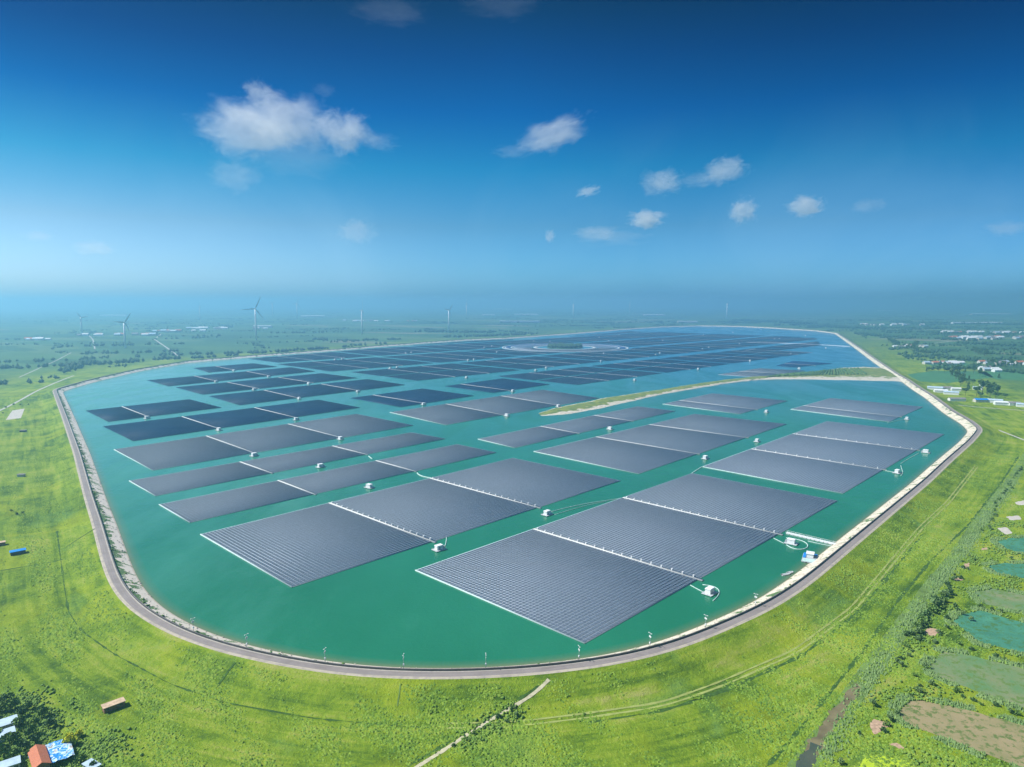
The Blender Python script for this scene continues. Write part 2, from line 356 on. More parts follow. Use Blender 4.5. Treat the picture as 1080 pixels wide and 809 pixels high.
wo_ = mk('lake_water', wV, wf, M['water'], attr={'shallow': sh_}); tag(wo_, kind='structure')
fl_ = [p_.index for p_ in wo_.data.polygons if p_.normal.z < 0]
if fl_:
    bm0 = bmesh.new(); bm0.from_mesh(wo_.data); bm0.faces.ensure_lookup_table(); bmesh.ops.reverse_faces(bm0, faces=[bm0.faces[k] for k in fl_]); bm0.to_mesh(wo_.data); bm0.free()
# parapet wall along the inner edge of the crest road, built as one continuous wall
def parapet():
    prof = [(10.05, 4.30), (10.05, 5.25), (9.98, 5.27), (9.98, 5.40), (10.52, 5.40), (10.52, 5.27), (10.45, 5.25), (10.45, 4.38)]
    V = []; Fs = []
    for d, z in prof: V.append(np.c_[ring(d), np.full(nS, z)])
    i = np.arange(nS); j = (i + 1) % nS
    for r in range(len(prof) - 1):
        a = np.c_[r * nS + i, r * nS + j, (r + 1) * nS + j, (r + 1) * nS + i]; Fs.append(a[:, ::-1] if area < 0 else a)
    o = mk('parapet_wall', np.vstack(V), np.vstack(Fs), M['parapet'])
    tag(o, 'low grey parapet wall along the water side of the crest road', 'wall', kind='thing')
M['parapet'] = simple('parapet_concrete', (0.13, 0.12, 0.12), 0.9, 0.25, 0.3)
parapet()
# spit between the two basins
def spit():
    up = [(567.5,435.5),(585,430.5),(612,424.5),(640,418.8),(690,411.8),(730,405.5),(765,400.3),(800,396.8),(835,395.2),(850,393.5),(870,390.6),(890,387.6),(912,386.8),(934,388)]
    lo = [(571,438.8),(602,436.5),(628,432),(655,426),(695,416.8),(735,409.5),(770,403.6),(805,400.5),(840,400.2),(865,400.6),(890,401),(915,401.6),(940,402.3),(958,403.5)]
    n = 120
    def rs(L):
        Q = np.array([G(*p) for p in L]); d = np.r_[0, np.cumsum(np.hypot(*np.diff(Q, axis=0).T))]; t = np.linspace(0, d[-1], n)
        return np.c_[np.interp(t, d, Q[:, 0]), np.interp(t, d, Q[:, 1])]
    A, B = rs(up), rs(lo)
    wob = lambda: np.convolve(rng.normal(0, 1, n + 8), np.ones(5) / 5, 'same')[4:-4][:n]
    A = A + wob()[:, None] * 6 * np.array([0, 1]); B = B + wob()[:, None] * 5 * np.array([0, -1])
    fr = [(-0.25, -2), (0, -0.1), (0.10, 0.9), (0.22, 1.9), (0.5, 2.4), (0.78, 1.9), (0.90, 0.9), (1.0, -0.1), (1.25, -2)]
    w = np.hypot(*(B - A).T)
    V = []; at = []
    for f, z in fr:
        f2 = f if 0 <= f <= 1 else (f if f < 0 else f)
        P = A + (B - A) * np.clip(f2, -8 / w, 1 + 8 / w)[:, None] if not (0 <= f <= 1) else A + (B - A) * f
        taper = np.clip(np.arange(n) / 5.0, 0.05, 1); zz = np.where(z > 0, z * taper, z)
        V.append(np.c_[P, zz]); at.append(np.full(n, f))
    Fs = []
    i = np.arange(n - 1)
    for r in range(len(fr) - 1): Fs.append(np.c_[r * n + i, (r + 1) * n + i, (r + 1) * n + i + 1, r * n + i + 1])
    m, nt, b, _ = newmat('spit_earth'); P = pos(nt); a = N(nt, 'ShaderNodeAttribute', attribute_name='across')
    f = noise(nt, P, 0.05, 5, 0.7); k = math_(nt, 'ABSOLUTE', math_(nt, 'SUBTRACT', a.outputs['Fac'], 0.45))
    g = math_(nt, 'LESS_THAN', math_(nt, 'MULTIPLY_ADD', f, -0.9, k), -0.10)
    stone = ramp(nt, noise(nt, P, 0.3, 4, 0.7), [(0.35, (0.36, 0.31, 0.22)), (0.6, (0.60, 0.55, 0.45))])
    gc = ramp(nt, noise(nt, P, 0.08, 4, 0.7), [(0.35, (0.06, 0.12, 0.02)), (0.65, (0.22, 0.24, 0.03))])
    nt.links.new(mix(nt, g, stone, gc), b.inputs['Base Color']); b.inputs['Roughness'].default_value = 0.95
    o = mk('spit_land', np.vstack(V), np.vstack(Fs), m, attr={'across': np.concatenate(at)}, smooth=True); tag(o, kind='structure')
    return A, B
spA, spB = spit()
POLY = []; LINES = []
def nm_(x): return x
def sheet(name, pts, mat, z=0.04, kind='structure', wob=0.0, px=True, label=None, cat=None, sub=4):
    Q = np.array([G(u, v, GZ) for u, v in pts]) if px else np.array(pts)
    if wob:
        Q = resample(Q, 1.6); k = len(Q)
        if k > 8: Q = smooth(Q, 1)
        Q = Q + smooth(rng.normal(0, 0.55, Q.shape), 1)
        POLY.append((nm_(name), Q))
    V = [(x, y, GZ + z) for x, y in Q]
    o = mk(name, V, [tuple(range(len(V)))], mat)
    if o.data.polygons[0].normal.z < 0: o.data.flip_normals()
    if label: tag(o, label, cat, kind='thing')
    else: tag(o, kind=kind)
    return o
def strip(name, pts, w, mat, dz=0.05, px=True, offs=(0,), step=4.0, jit=0.0, kind='structure', drape=True):
    Q = np.array([Gg(u, v)[:2] for u, v in pts]) if px else np.array(pts)
    Q = resample(Q, step, closed=False); LINES.append((name, Q, w / 2))
    for _ in range(6): Q[1:-1] = (Q[:-2] + 2 * Q[1:-1] + Q[2:]) / 4
    t = np.gradient(Q, axis=0); t /= np.hypot(*t.T)[:, None]; nrm = np.c_[-t[:, 1], t[:, 0]]; V = []; Fs = []; n = len(Q)
    for of in offs:
        b = len(V); wl = w / 2 * (1 + (rng.normal(0, jit, n) if jit else 0)); 
        for sgn in (-1, 1):
            P = Q + nrm * (of + sgn * wl if np.isscalar(wl) else (of + sgn * wl)[:, None])
            z = gz(P) + dz + 0.10 * (gz(P) > GZ + 0.01) if drape else np.full(n, GZ + dz)
            V += [(x, y, zz) for (x, y), zz in zip(P, z)]
        Fs += [(b + i, b + n + i, b + n + i + 1, b + i + 1) for i in range(n - 1)]
    o = mk(name, V, Fs, mat)
    if o.data.polygons[0].normal.z < 0: o.data.flip_normals()
    tag(o, kind=kind); return o
# ------------------------------------------------------------------ tracks, ditches, canal, ponds, paths
M['track'] = simple('pale_track', (0.27, 0.31, 0.09), 0.95, 0.2, 0.3, 0.1)
M['path'] = simple('sandy_path', (0.46, 0.42, 0.28), 0.95, 0.2, 0.5, 0.1)
M['ditch'] = simple('ditch_reeds', (0.045, 0.095, 0.02), 0.95, 0.4, 0.5, 0.1)
M['mud'] = simple('mud_bed', (0.15, 0.125, 0.065), 0.8, 0.3, 0.15, 0.3)
M['reed_ground'] = simple('reed_ground', (0.12, 0.19, 0.05), 0.95, 0.35, 0.12, 0.1)
M['canalwater'] = pondmat('canal_water', (0.05, 0.07, 0.05), (0.08, 0.09, 0.06), 0.1, 0.15)
M['pond_teal'] = pondmat('pond_teal', (0.045, 0.17, 0.10), (0.07, 0.24, 0.14), 0.12, 0.5, (0.06, 0.15, 0.04))
M['pond_grey'] = pondmat('pond_grey', (0.10, 0.20, 0.07), (0.20, 0.21, 0.10), 0.06, 0.7, (0.10, 0.17, 0.03))
M['pond_brown'] = pondmat('drained_pond', (0.21, 0.19, 0.08), (0.30, 0.23, 0.12), 0.06, 0.8, (0.10, 0.14, 0.03))
M['crop_yellow'] = simple('yellow_crop', (0.36, 0.47, 0.02), 0.9, 0.15, 0.5)
M['crop_green'] = simple('green_crop', (0.05, 0.16, 0.06), 0.9, 0.2, 0.05)
M['farroad'] = simple('far_road', (0.42, 0.40, 0.36), 0.9, 0.1, 0.1)
TR = [(470,766),(545,764),(620,755),(700,743),(760,722),(840,687),(900,642),(971,557),(1000,530),(1030,492)]
strip('dirt_track', TR, 1.1, M['track'], 0.03, offs=(-1.2, 1.4), jit=0.25)
strip('dirt_track', [(620,762),(700,750),(765,728),(845,692),(905,646),(975,562)], 1.6, M['ditch'], 0.025, jit=0.6)
strip('ditch', [(60,560),(64,590),(68,620),(72,645),(85,665),(120,690),(180,722),(240,742),(330,758),(420,766),(470,768)], 0.55, M['ditch'], 0.025, jit=0.9, step=3)
0 and strip('dirt_track', [(50,470),(58,520),(66,560),(80,600),(95,640),(120,668),(200,712),(260,735)], 0.5, M['track'], 0.03, jit=0.5)
strip('footpath', [(579,716),(574,721),(560,733),(530,752),(500,770),(470,790),(435,812),(400,832)], 1.7, M['path'], 0.06, jit=0.12, step=2)
strip('dirt_track', [(570,722),(540,741),(500,766),(465,788),(430,808)], 1.0, M['ditch'], 0.03, jit=0.5, step=2)
strip('drain', [(248,698),(240,708),(229,724)], 1.1, M['ditch'], 0.08, step=2)
strip('drain', [(422,722),(421,732),(419,744)], 0.5, M['reed_ground'], 0.08, step=2)
strip('drain', [(70,577),(85,567),(100,558)], 1.0, M['ditch'], 0.08, step=2)
strip('drain', [(0,602),(30,597),(66,590)], 1.2, M['ditch'], 0.03, jit=.4)
strip('ditch', [(805,812),(820,797),(868,739),(911,686),(949,631),(982,591),(1022,553),(1056,509),(1075,480)], 1.5, M['ditch'], 0.03, jit=0.5, step=3)
strip('canal_bank', [(838,822),(862,785),(888,752),(905,725),(930,690),(960,650),(985,615),(1010,585),(1040,540),(1068,505),(1090,470)], 9, M['reed_ground'], 0.012, jit=0.04)
strip('canal_bed', [(842,822),(862,782),(884,750),(897,735),(906,722)], 4.6, M['mud'], 0.028, jit=0.3)
strip('canal_water', [(838,830),(846,808),(853,798),(861,785)], 5.0, M['canalwater'], 0.05, jit=0.3)
for nm, pts, mt, wob in [
  ('fish_pond', [(1052,571),(1066,568),(1095,566),(1095,586),(1062,580)], 'pond_teal', 1.5),
  ('fish_pond', [(1042,597),(1058,594),(1095,595),(1095,613),(1050,604)], 'pond_teal', 1.5),
  ('fish_pond', [(1027,624),(1048,621),(1095,630),(1095,648),(1040,638)], 'pond_grey', 1.5),
  ('fish_pond', [(1006,656),(1012,648),(1036,644),(1095,662),(1095,693),(1034,678)], 'pond_teal', 1.5),
  ('fish_pond', [(980,703),(994,688),(1020,690),(1100,711),(1100,753),(1037,732),(986,712)], 'pond_grey', 1.5),
  ('drained_pond', [(946,752),(966,737),(1026,750),(1100,771),(1100,819),(1058,802),(954,762)], 'pond_brown', 1.5),
  ('crop_patch', [(906,808),(914,798),(928,795),(956,803),(970,815),(900,816)], 'crop_yellow', 1.2),
  ('bare_patch', [(973,668),(979,662),(990,664),(993,668),(984,672)], 'earth', 0.8),
  ('bare_patch', [(916,764),(923,757),(932,761),(942,765),(931,769),(924,776)], 'earth', 1.0),
  ('bare_patch', [(938,785),(946,784),(954,789),(952,792)], 'earth', 0.5),
  ('bare_patch', [(1004,611),(1012,608),(1017,610),(1010,613.5)], 'earth', 0.8),
  ('bare_patch', [(1017,595),(1023,593),(1023,598),(1018,600)], 'earth', 0.8),
  ('bare_patch', [(1052,557),(1062,556),(1068,562),(1060,564)], 'pale_earth', 1.0),
  ('bare_patch', [(1060,545),(1075,544),(1077,548),(1066,549)], 'pale_earth', 1.0),
  ('bare_patch', [(1070,530),(1082,527),(1090,532),(1074,533)], 'pale_earth', 1.0),
  ('bare_patch', [(1035,578),(1042,577),(1042,580),(1036,581)], 'earth', 0.6),
  ('bare_patch', [(6,443),(13,433),(26,431),(22,441)], 'pale_earth', 0),
  ('bare_patch', [(66,458),(72,457.5),(76,460.5),(74,463.5)], 'pale_earth', 0.5),
  ('crop_patch', [(950,396),(985,391),(1040,392),(1048,398),(1000,404),(965,402)], 'crop_green', 0),
  ('crop_patch', [(970,381),(1010,380),(1030,386),(990,389)], 'crop_green', 0),
  ('crop_patch', [(1030,392),(1095,391),(1095,402),(1050,400)], 'crop_green', 0)]:
    z = 0.06 if 'patch' in nm and mt in ('earth', 'pale_earth') else 0.045
    sheet(nm, pts, M[mt], z, wob=wob)
def weedsrow(): pass
for pts, w in [([(-30,446),(0,433),(20,423),(37,413),(60,403),(78,396)], 4), ([(170,352),(163,358),(175,366),(190,377)], 6), ([(100,368),(98,358),(92,352)], 5),
               ([(946,412),(975,420),(1010,428),(1080,433)], 4), ([(300,346),(420,343.5),(560,340),(700,338)], 9), ([(880,342),(960,345),(1095,352)], 6),
               ([(0,362),(140,352),(260,346)], 6), ([(985,362),(1030,357),(1095,356.4)], 7), ([(950,335),(1095,333)], 14), ([(660,339.5),(740,339.3),(800,340)], 8), ([(20,398),(60,380),(75,372)], 3), ([(1022,440),(1050,452),(1090,468)], 3)]:
    strip('farm_road', pts, w, M['farroad'], 0.06, step=20, drape=False)
M['islet']=simple('islet_grass',(0.06,0.12,0.03),0.9,0.3,0.1)
# ------------------------------------------------------------------ floating solar arrays
AZ = R(45.7); Vd = np.array([math.cos(AZ), math.sin(AZ)]); Ud = np.array([math.sin(AZ), -math.cos(AZ)])
RC = G(596, 366.5); RINGR = 235.0
def bil(q, s, t):                 # q = L, B, T, R ground corners; s runs L->B, t runs L->T
    s = np.asarray(s)[..., None]; t = np.asarray(t)[..., None]
    return q[0] * (1 - s) * (1 - t) + q[1] * s * (1 - t) + q[2] * (1 - s) * t + q[3] * s * t
PU, PV = 2.6, 2.7
def slab(q, s0, s1, t0, t1, z0, z1, name, mat, parent=None, mask=None):
    """a flat box over a part of the quad; long ones are cut so that a mask can drop pieces"""
    Lu = np.hypot(*(q[1] - q[0])) * (s1 - s0); Lv = np.hypot(*(q[2] - q[0])) * (t1 - t0)
    nu = max(1, int(Lu / 12)) if mask is not None else 1; nv = max(1, int(Lv / 12)) if mask is not None else 1
    a, b_ = np.meshgrid(np.arange(nu), np.arange(nv), indexing='ij'); a = a.ravel(); b_ = b_.ravel()
    S0 = s0 + (s1 - s0) * a / nu; S1 = s0 + (s1 - s0) * (a + 1) / nu; T0 = t0 + (t1 - t0) * b_ / nv; T1 = t0 + (t1 - t0) * (b_ + 1) / nv
    c = [bil(q, S0, T0), bil(q, S1, T0), bil(q, S1, T1), bil(q, S0, T1)]
    if mask is not None:
        k = mask(sum(c) / 4); c = [x[k] for x in c]
    n = len(c[0])
    if n == 0: return None
    V = np.stack([np.c_[x, np.full(n, z)] for z in (z0, z1) for x in c], 1).reshape(-1, 3)
    fs = np.array([(4, 5, 6, 7), (0, 1, 5, 4), (1, 2, 6, 5), (2, 3, 7, 6), (3, 0, 4, 7)])
    # bring every box to the same winding, whichever way the quad turns
    e1 = c[1][0] - c[0][0]; e2 = c[3][0] - c[0][0]
    if e1[0] * e2[1] - e1[1] * e2[0] < 0: fs = fs[:, ::-1]
    Fs = (np.arange(n)[:, None, None] * 8 + fs[None]).reshape(-1, 4)
    return mk(name, V, Fs, mat, parent=parent)
def field(q, s0, s1, t0, t1, pm, parent, mask=None):
    Lu = np.hypot(*(q[1] - q[0])) * (s1 - s0); Lv = np.hypot(*(q[2] - q[0])) * (t1 - t0)
    nu = max(1, round(Lu / PU)); nv = max(1, round(Lv / PV))
    a, b_ = np.meshgrid(np.arange(nu), np.arange(nv), indexing='ij'); a = a.ravel(); b_ = b_.ravel()
    sa = s0 + (s1 - s0) * (a + 0.06) / nu; sb = s0 + (s1 - s0) * (a + 0.84) / nu
    ta = t0 + (t1 - t0) * (b_ + 0.05) / nv; tb = t0 + (t1 - t0) * (b_ + 0.87) / nv
    c = [bil(q, sa, ta), bil(q, sb, ta), bil(q, sb, tb), bil(q, sa, tb)]
    if mask is not None:
        k = mask(sum(c) / 4); c = [x[k] for x in c]
    n = len(c[0])
    if n == 0: return None
    zs = (0.54, 0.82, 0.82, 0.54)
    V = np.stack([np.c_[x, np.full(n, z) + rng.normal(0, 0.012, n)] for x, z in zip(c, zs)], 1).reshape(-1, 3)
    uv = np.tile(np.array([(0, 0), (0, 1), (1, 1), (1, 0)], float), (n, 1))
    e1 = c[1][0] - c[0][0]; e2 = c[3][0] - c[0][0]
    fs = np.array([0, 1, 2, 3]) if e1[0] * e2[1] - e1[1] * e2[0] > 0 else np.array([3, 2, 1, 0])
    return mk('panel_field', V, np.arange(n)[:, None] * 4 + fs[None], pm, parent=parent, uv=uv)
ARR = []
def array(q, splits, kind, label, group, cross=None, mask=None, border=True, boxes=0, end_t=None):
    pm = {'g': M['panel_grey'], 'l': M['panel_lilac'], 'b': M['panel_blue'], 's': M['panel_slate']}[kind]
    fm = M['float_dark'] if kind in 'bs' else M['float_light']
    Lu = np.hypot(*(q[1] - q[0])); Lv = np.hypot(*(q[2] - q[0]))
    if mask is not None:
        tt = np.linspace(0.02, 0.98, 9); a, b_ = np.meshgrid(tt, tt); 
        if mask(bil(q, a.ravel(), b_.ravel())).sum() < 8: return None
    cen = bil(q, 0.5, 0.5); root = empty('floating_solar_array', (*cen, 0)); tag(root, label, 'solar array', group)
    q = [p - cen for p in q]; mk_ = (lambda P: mask(P + cen)) if mask is not None else None
    eu, ev = 0.8 / Lu, 0.75 / Lv; ww = (1.15 if boxes else 0.95) / Lv
    ts = [0 + ev] + [x for s in splits for x in (s - ww, s + ww)] + [1 - ev * 0.7]
    ss = [eu * 0.7, 1 - eu * 0.3] if not cross else [eu * 0.7, cross - 1.0 / Lu, cross + 1.0 / Lu, 1 - eu * 0.3]
    for i in range(0, len(ts), 2):
        for j in range(0, len(ss), 2):
            slab(q, ss[j], ss[j + 1], ts[i], ts[i + 1], 0.02, 0.47, 'float_deck', fm, root, mk_)
            field(q, ss[j], ss[j + 1], ts[i], ts[i + 1], pm, root, mk_)
    for s in splits:
        w = slab(q, ss[0], ss[-1] + 3.0 / Lu, s - ww, s + ww, 0.05, 0.75, 'walkway', M['walk_near'] if mask is None else M['walk_far'], root, mk_)
        if boxes and w is not None:
            for k in range(boxes):
                f = (k + 0.5) / boxes; p = bil(q, f, s + ww * 0.55)
                bx = JB.copy(); COL.objects.link(bx); bx.parent = w; bx.location = (float(p[0]), float(p[1]), 0.75); bx.rotation_euler = (0, 0, AZ)
    if cross: slab(q, cross - 1.0 / Lu, cross + 1.0 / Lu, ts[0], ts[-1], 0.05, 0.70, 'walkway', M['white'], root, mk_)
    if border and kind != 'b':
        slab(q, 0, 1 - eu * 0.3, 0, ts[0], 0.03, 0.60, 'edge_float', M['edge'] if kind == 'g' else M['edge_dim'], root, mk_)
        slab(q, 0, ss[0], ts[0], ts[-1], 0.03, 0.42, 'edge_float', M['edge_dim'], root, mk_)
        slab(q, 0, 1 - eu * 0.3, ts[-1], 1, 0.03, 0.42, 'edge_float', M['edge_dim'], root, mk_)
    ARR.append((label, root)); return root
M['walk_far'] = simple('walkway_weathered', (0.42, 0.45, 0.46), 0.6, 0.1, 0.3)
M['walk_near'] = simple('walkway_deck', (0.52, 0.52, 0.49), 0.6, 0.12, 0.5)
M['edge'] = simple('edge_float', (0.45, 0.55, 0.54), 0.6, 0.08, 0.3)
M['edge_dim'] = simple('edge_float_dim', (0.42, 0.55, 0.53), 0.6, 0.1, 0.3)
M['float_light'] = simple('float_light', (0.37, 0.42, 0.48), 0.6, 0.12, 0.4)
JB = MB().box(-0.5, -0.35, 0, 0.5, 0.35, 1.1).box(-0.6, -0.45, 1.1, 0.6, 0.45, 1.2).build('junction_box', M['white'])
B = [  # corners L, B, T, R and the walkways (start, end), kind, label
 ([(211,564),(307.5,620),(540.8,483.3),(655,507.3)], [((347.5,530.8),(457.5,571.8)),((456.5,504.7),(573,538))], 'g', 'large grey solar array at the front left, its corner nearest the road bend', 18),
 ([(437.7,602),(616.6,679.4),(729.6,499.5),(883.8,528.6)], [((563.3,558.4),(738,612)),((661.3,526.2),(822.3,563.9))], 'g', 'frontmost grey solar array, joined to the shore by the white gangway', 18),
 ([(740.5,492.5),(889,520.8),(872,444.5),(996,458.3)], [((793.8,473.8),(933.7,496.3)),((839.5,457.5),(968,475.8))], 'l', 'lilac grey solar array along the right shore, just behind the frontmost array', 12),
 ([(833.8,431.8),(937.5,445),(876,420),(973.8,429.3)], [((848.8,428.3),(951,440))], 'l', 'small lilac array near the right shore bend with one walkway', 0),
 ([(562.5,476.3),(673.3,500),(732.5,436.8),(830,447.5)], [((629.5,460.8),(735,479.3)),((685.8,447.5),(787.5,462.5))], 'g', 'grey solar array in the middle of the lower basin with two long walkways', 0),
 ([(503.8,463.3),(542.5,472.5),(672.5,428.8),(712.5,433.8)], [((565.8,449.3),(607.5,456.8)),((623.8,438),(663.8,443.8))], 'g', 'narrow grey solar array just below the tip of the grassy spit', 0),
 ([(698.8,426.3),(780,436.8),(751.3,415),(831,423)], [((717.5,422.5),(805,433))], 'l', 'short lilac array with one walkway below the middle of the spit', 0),
 ([(167.5,532.5),(200,551.5),(482,468.8),(523.8,477.5)], [((293,506.8),(332,521.8)),((392.5,484.3),(440,498.8))], 'g', 'narrow grey strip array directly behind the large front left array', 0),
 ([(136,507.5),(163.8,523.3),(433.8,456.3),(470,463)], [((253.8,487.5),(285,498.8)),((352.5,470),(388.8,481.3))], 'g', 'narrow grey strip array, second one behind the large front left array', 0),
 ([(120,474.3),(160.8,496.3),(376,436.8),(436,448.8)], [((217.5,459.5),(267.5,478.3)),((305,447),(357,461.8))], 'g', 'full width slate array behind the two narrow strips on the left', 0),
 ([(108,450),(140,465.5),(336,421.8),(380,430)], [((192.5,440),(230,451.8)),((270,429.5),(310,441.3))], 'b', 'dark blue array with two walkways, nearest the camera of the dark blue ones', 0),
 ([(90,433.3),(113.8,445),(200,421.3),(233.8,430)], [((128.8,428.3),(153.8,440))], 'b', 'small dark blue array closest to the left shore with one walkway', 0),
 ([(220,418),(252.5,427.5),(387.5,400),(427.5,406)], [((281,411.8),(312.5,420)),((343.8,405.5),(377.5,412.5))], 'b', 'dark blue array right behind the small one closest to the left shore', 0),
 ([(185,408.8),(213.8,416.3),(339,393.8),(377.5,398.8)], [((240,402.5),(266,410)),((300,398),(325,404.3))], 'b', 'dark blue array in the middle of the three long ones at the upper left', 0),
 ([(155,401.3),(177.5,407.5),(307.5,387.5),(332.5,391.8)], [((209.5,397),(227.5,402.5)),((260,391.3),(282.5,397))], 'b', 'dark blue array reaching furthest left of the three long upper left ones', 0),
 ([(203.8,388.3),(220,393),(267.5,383.3),(292.5,386.8)], [((228.8,386.3),(246,390.8))], 'b', 'small dark blue array at the far left end of the lake', 0),
 ([(368.8,420),(422.5,429.5),(446,410),(500,417.5)], [((397.5,416.8),(447.5,426.3))], 'b', 'dark blue array with one walkway left of the middle of the lake', 0),
 ([(411,435),(470,448.3),(572.5,411.3),(632.5,420)], [((472.5,426.8),(535,438.3)),((526,418),(587.5,426.8))], 'g', 'slate grey array just left of the tip of the grassy spit', 0),
 ([(468.8,407.5),(520,414.5),(530,399.3),(580,405.5)], [((488.8,405.5),(541,412.5))], 'b', 'small dark blue array in the very middle of the lake with one walkway', 0),
]
for px, wk, kind, label, boxes in B:
    q = [G(*p) for p in px]; sp = []
    for a, b_ in wk:
        m_ = (G(*a) + G(*b_)) / 2; e = ((q[2] - q[0]) + (q[3] - q[1])) / 2; o_ = (q[0] + q[1]) / 2
        sp.append(float(np.dot(m_ - o_, e) / np.dot(e, e)))
    array(q, sp, kind, label, 'floating solar arrays on the near half of the lake', boxes=boxes)
for px, kind, label in [([(757,395.2),(806,398.2),(800,388.6),(850,391.0)], 'l', 'lilac array lying close behind the stony spit'),
                        ([(818,386.0),(838,387.6),(836,380.8),(878,383.4)], 'b', 'dark array lying alone in the open water behind the spit')]:
    array([G(*p) for p in px], [0.5], kind, label, 'floating solar arrays on the near half of the lake', border=False)
# the far field: bands of arrays in the same lattice, cut where the ring figure and the shore are
def far_mask(P):
    r = np.hypot(P[:, 0] - RC[0], P[:, 1] - RC[1]); ok = (r > RINGR + 12) & inside(P)
    u = P @ Ud; v = P @ Vd
    ok &= ~((u > -1000) & (v > 2340)); ok &= (v < 3330)
    return ok & (dist_shore(P) > 45) & ~((P[:, 0] > 0) & (dist_shore(P) < 110))
ORD = ['first', 'second', 'third', 'fourth', 'fifth', 'sixth', 'seventh', 'eighth', 'ninth', 'tenth', 'eleventh']
bands = [((-1108, -876), 1088, 'b'), ((-1428, -1170), 905, 'l'), ((-1755, -1478), 880, 'g'), ((-2085, -1800), 905, 'g'), ((-2400, -2130), 1250, 'b')]
for bi, ((u0, u1), v0, kd) in enumerate(bands):
    k = 0; v = v0
    while v < 3300:
        Lb = 322
        um = (u0 + u1) / 2
        kk = kd
        if bi == 0: kk = ['s', 'b', 'b', 's', 'b', 's'][k % 6]
        elif bi == 1: kk = ['s', 'b', 's', 'b', 's', 's', 'b', 's'][k % 8]
        else: kk = ['s', 's', 'b', 's', 's', 'b', 's', 'b'][(k + bi) % 8]
        for hh, (ua, ub) in enumerate(((u0, um - 6), (um + 6, u1))):
            q = [Ud * ua + Vd * v, Ud * ub + Vd * v, Ud * ua + Vd * (v + Lb), Ud * ub + Vd * (v + Lb)]
            lab = 'hazy far array, %s of band %s behind the open channel, %s side' % (ORD[k], ['one', 'two', 'three', 'four', 'five'][bi], 'nearer' if hh else 'farther')
            array(q, [1 / 3, 2 / 3], kk, lab, 'floating solar arrays on the far half of the lake', mask=far_mask, border=False)
        v += Lb + 20; k += 1
# the ring figure: three concentric white float rings with panels between them
def annulus(r0, r1, z, name, mat, parent, n=96, a0=0, a1=2 * math.pi, thick=0.4):
    a = np.linspace(a0, a1, n + 1); V = []; 
    for r, zz in ((r0, z - thick), (r0, z), (r1, z), (r1, z - thick)): V.append(np.c_[np.cos(a) * r, np.sin(a) * r, np.full(n + 1, zz)])
    i = np.arange(n); Fs = [np.c_[k * (n + 1) + i, k * (n + 1) + i + 1, (k + 1) * (n + 1) + i + 1, (k + 1) * (n + 1) + i][:, ::-1] for k in range(3)]
    return mk(name, np.vstack(V), np.vstack(Fs), mat, parent=parent)
rr = empty('ring_solar_array', (*RC, 0)); tag(rr, 'round solar array of white concentric rings about a green islet', 'solar array')
for r0, r1 in ((228, 235), (196, 203), (104, 118)): annulus(r0, r1, 0.6, 'ring_walkway', M['walk_far'], rr)
for r0, r1, kd in ((206, 225, 'b'), (124, 192, 'g')):
    annulus(r0, r1, 0.3, 'float_deck', M['float_light'], rr, thick=0.25)
    V = []; n_ = 0
    r = r0
    while r + 3 < r1:
        m_ = int(2 * math.pi * r / 3.0)
        a = np.arange(m_) * 2 * math.pi / m_; da = 2 * math.pi / m_ * 0.92
        V.append(np.stack([np.c_[np.cos(a + x) * (r + y), np.sin(a + x) * (r + y), np.full(m_, z)] for x, y, z in ((0, 0, .6), (da, 0, .6), (da, 2.6, 1.0), (0, 2.6, 1.0))], 1).reshape(-1, 3)); r += 3.3
    V = np.vstack(V); n_ = len(V) // 4
    mk('panel_field', V, np.arange(n_)[:, None] * 4 + np.array([3, 2, 1, 0])[None], M['panel_' + {'b': 'blue', 'g': 'grey'}[kd]], parent=rr, uv=np.tile(np.array([(0, 0), (1, 0), (1, 1), (0, 1)], float), (n_, 1)))
JB_SRC = JB
bpy.data.objects.remove(JB)
# islet in the ring
a = np.linspace(0, 2 * math.pi, 40, endpoint=False)
V = [(*RC, 2.6)] + [(RC[0] + math.cos(x) * r * (1 + .1 * math.sin(3 * x)), RC[1] + math.sin(x) * r, z) for r, z in ((40, 2.4), (60, 1.6), (72, -1.0)) for x in a]
Fs = [(0, 1 + i, 1 + (i + 1) % 40) for i in range(40)] + [(1 + k * 40 + i, 1 + (k + 1) * 40 + i, 1 + (k + 1) * 40 + (i + 1) % 40, 1 + k * 40 + (i + 1) % 40) for k in range(2) for i in range(40)]
tag(mk('islet_land', V, Fs, M['islet']), kind='structure')
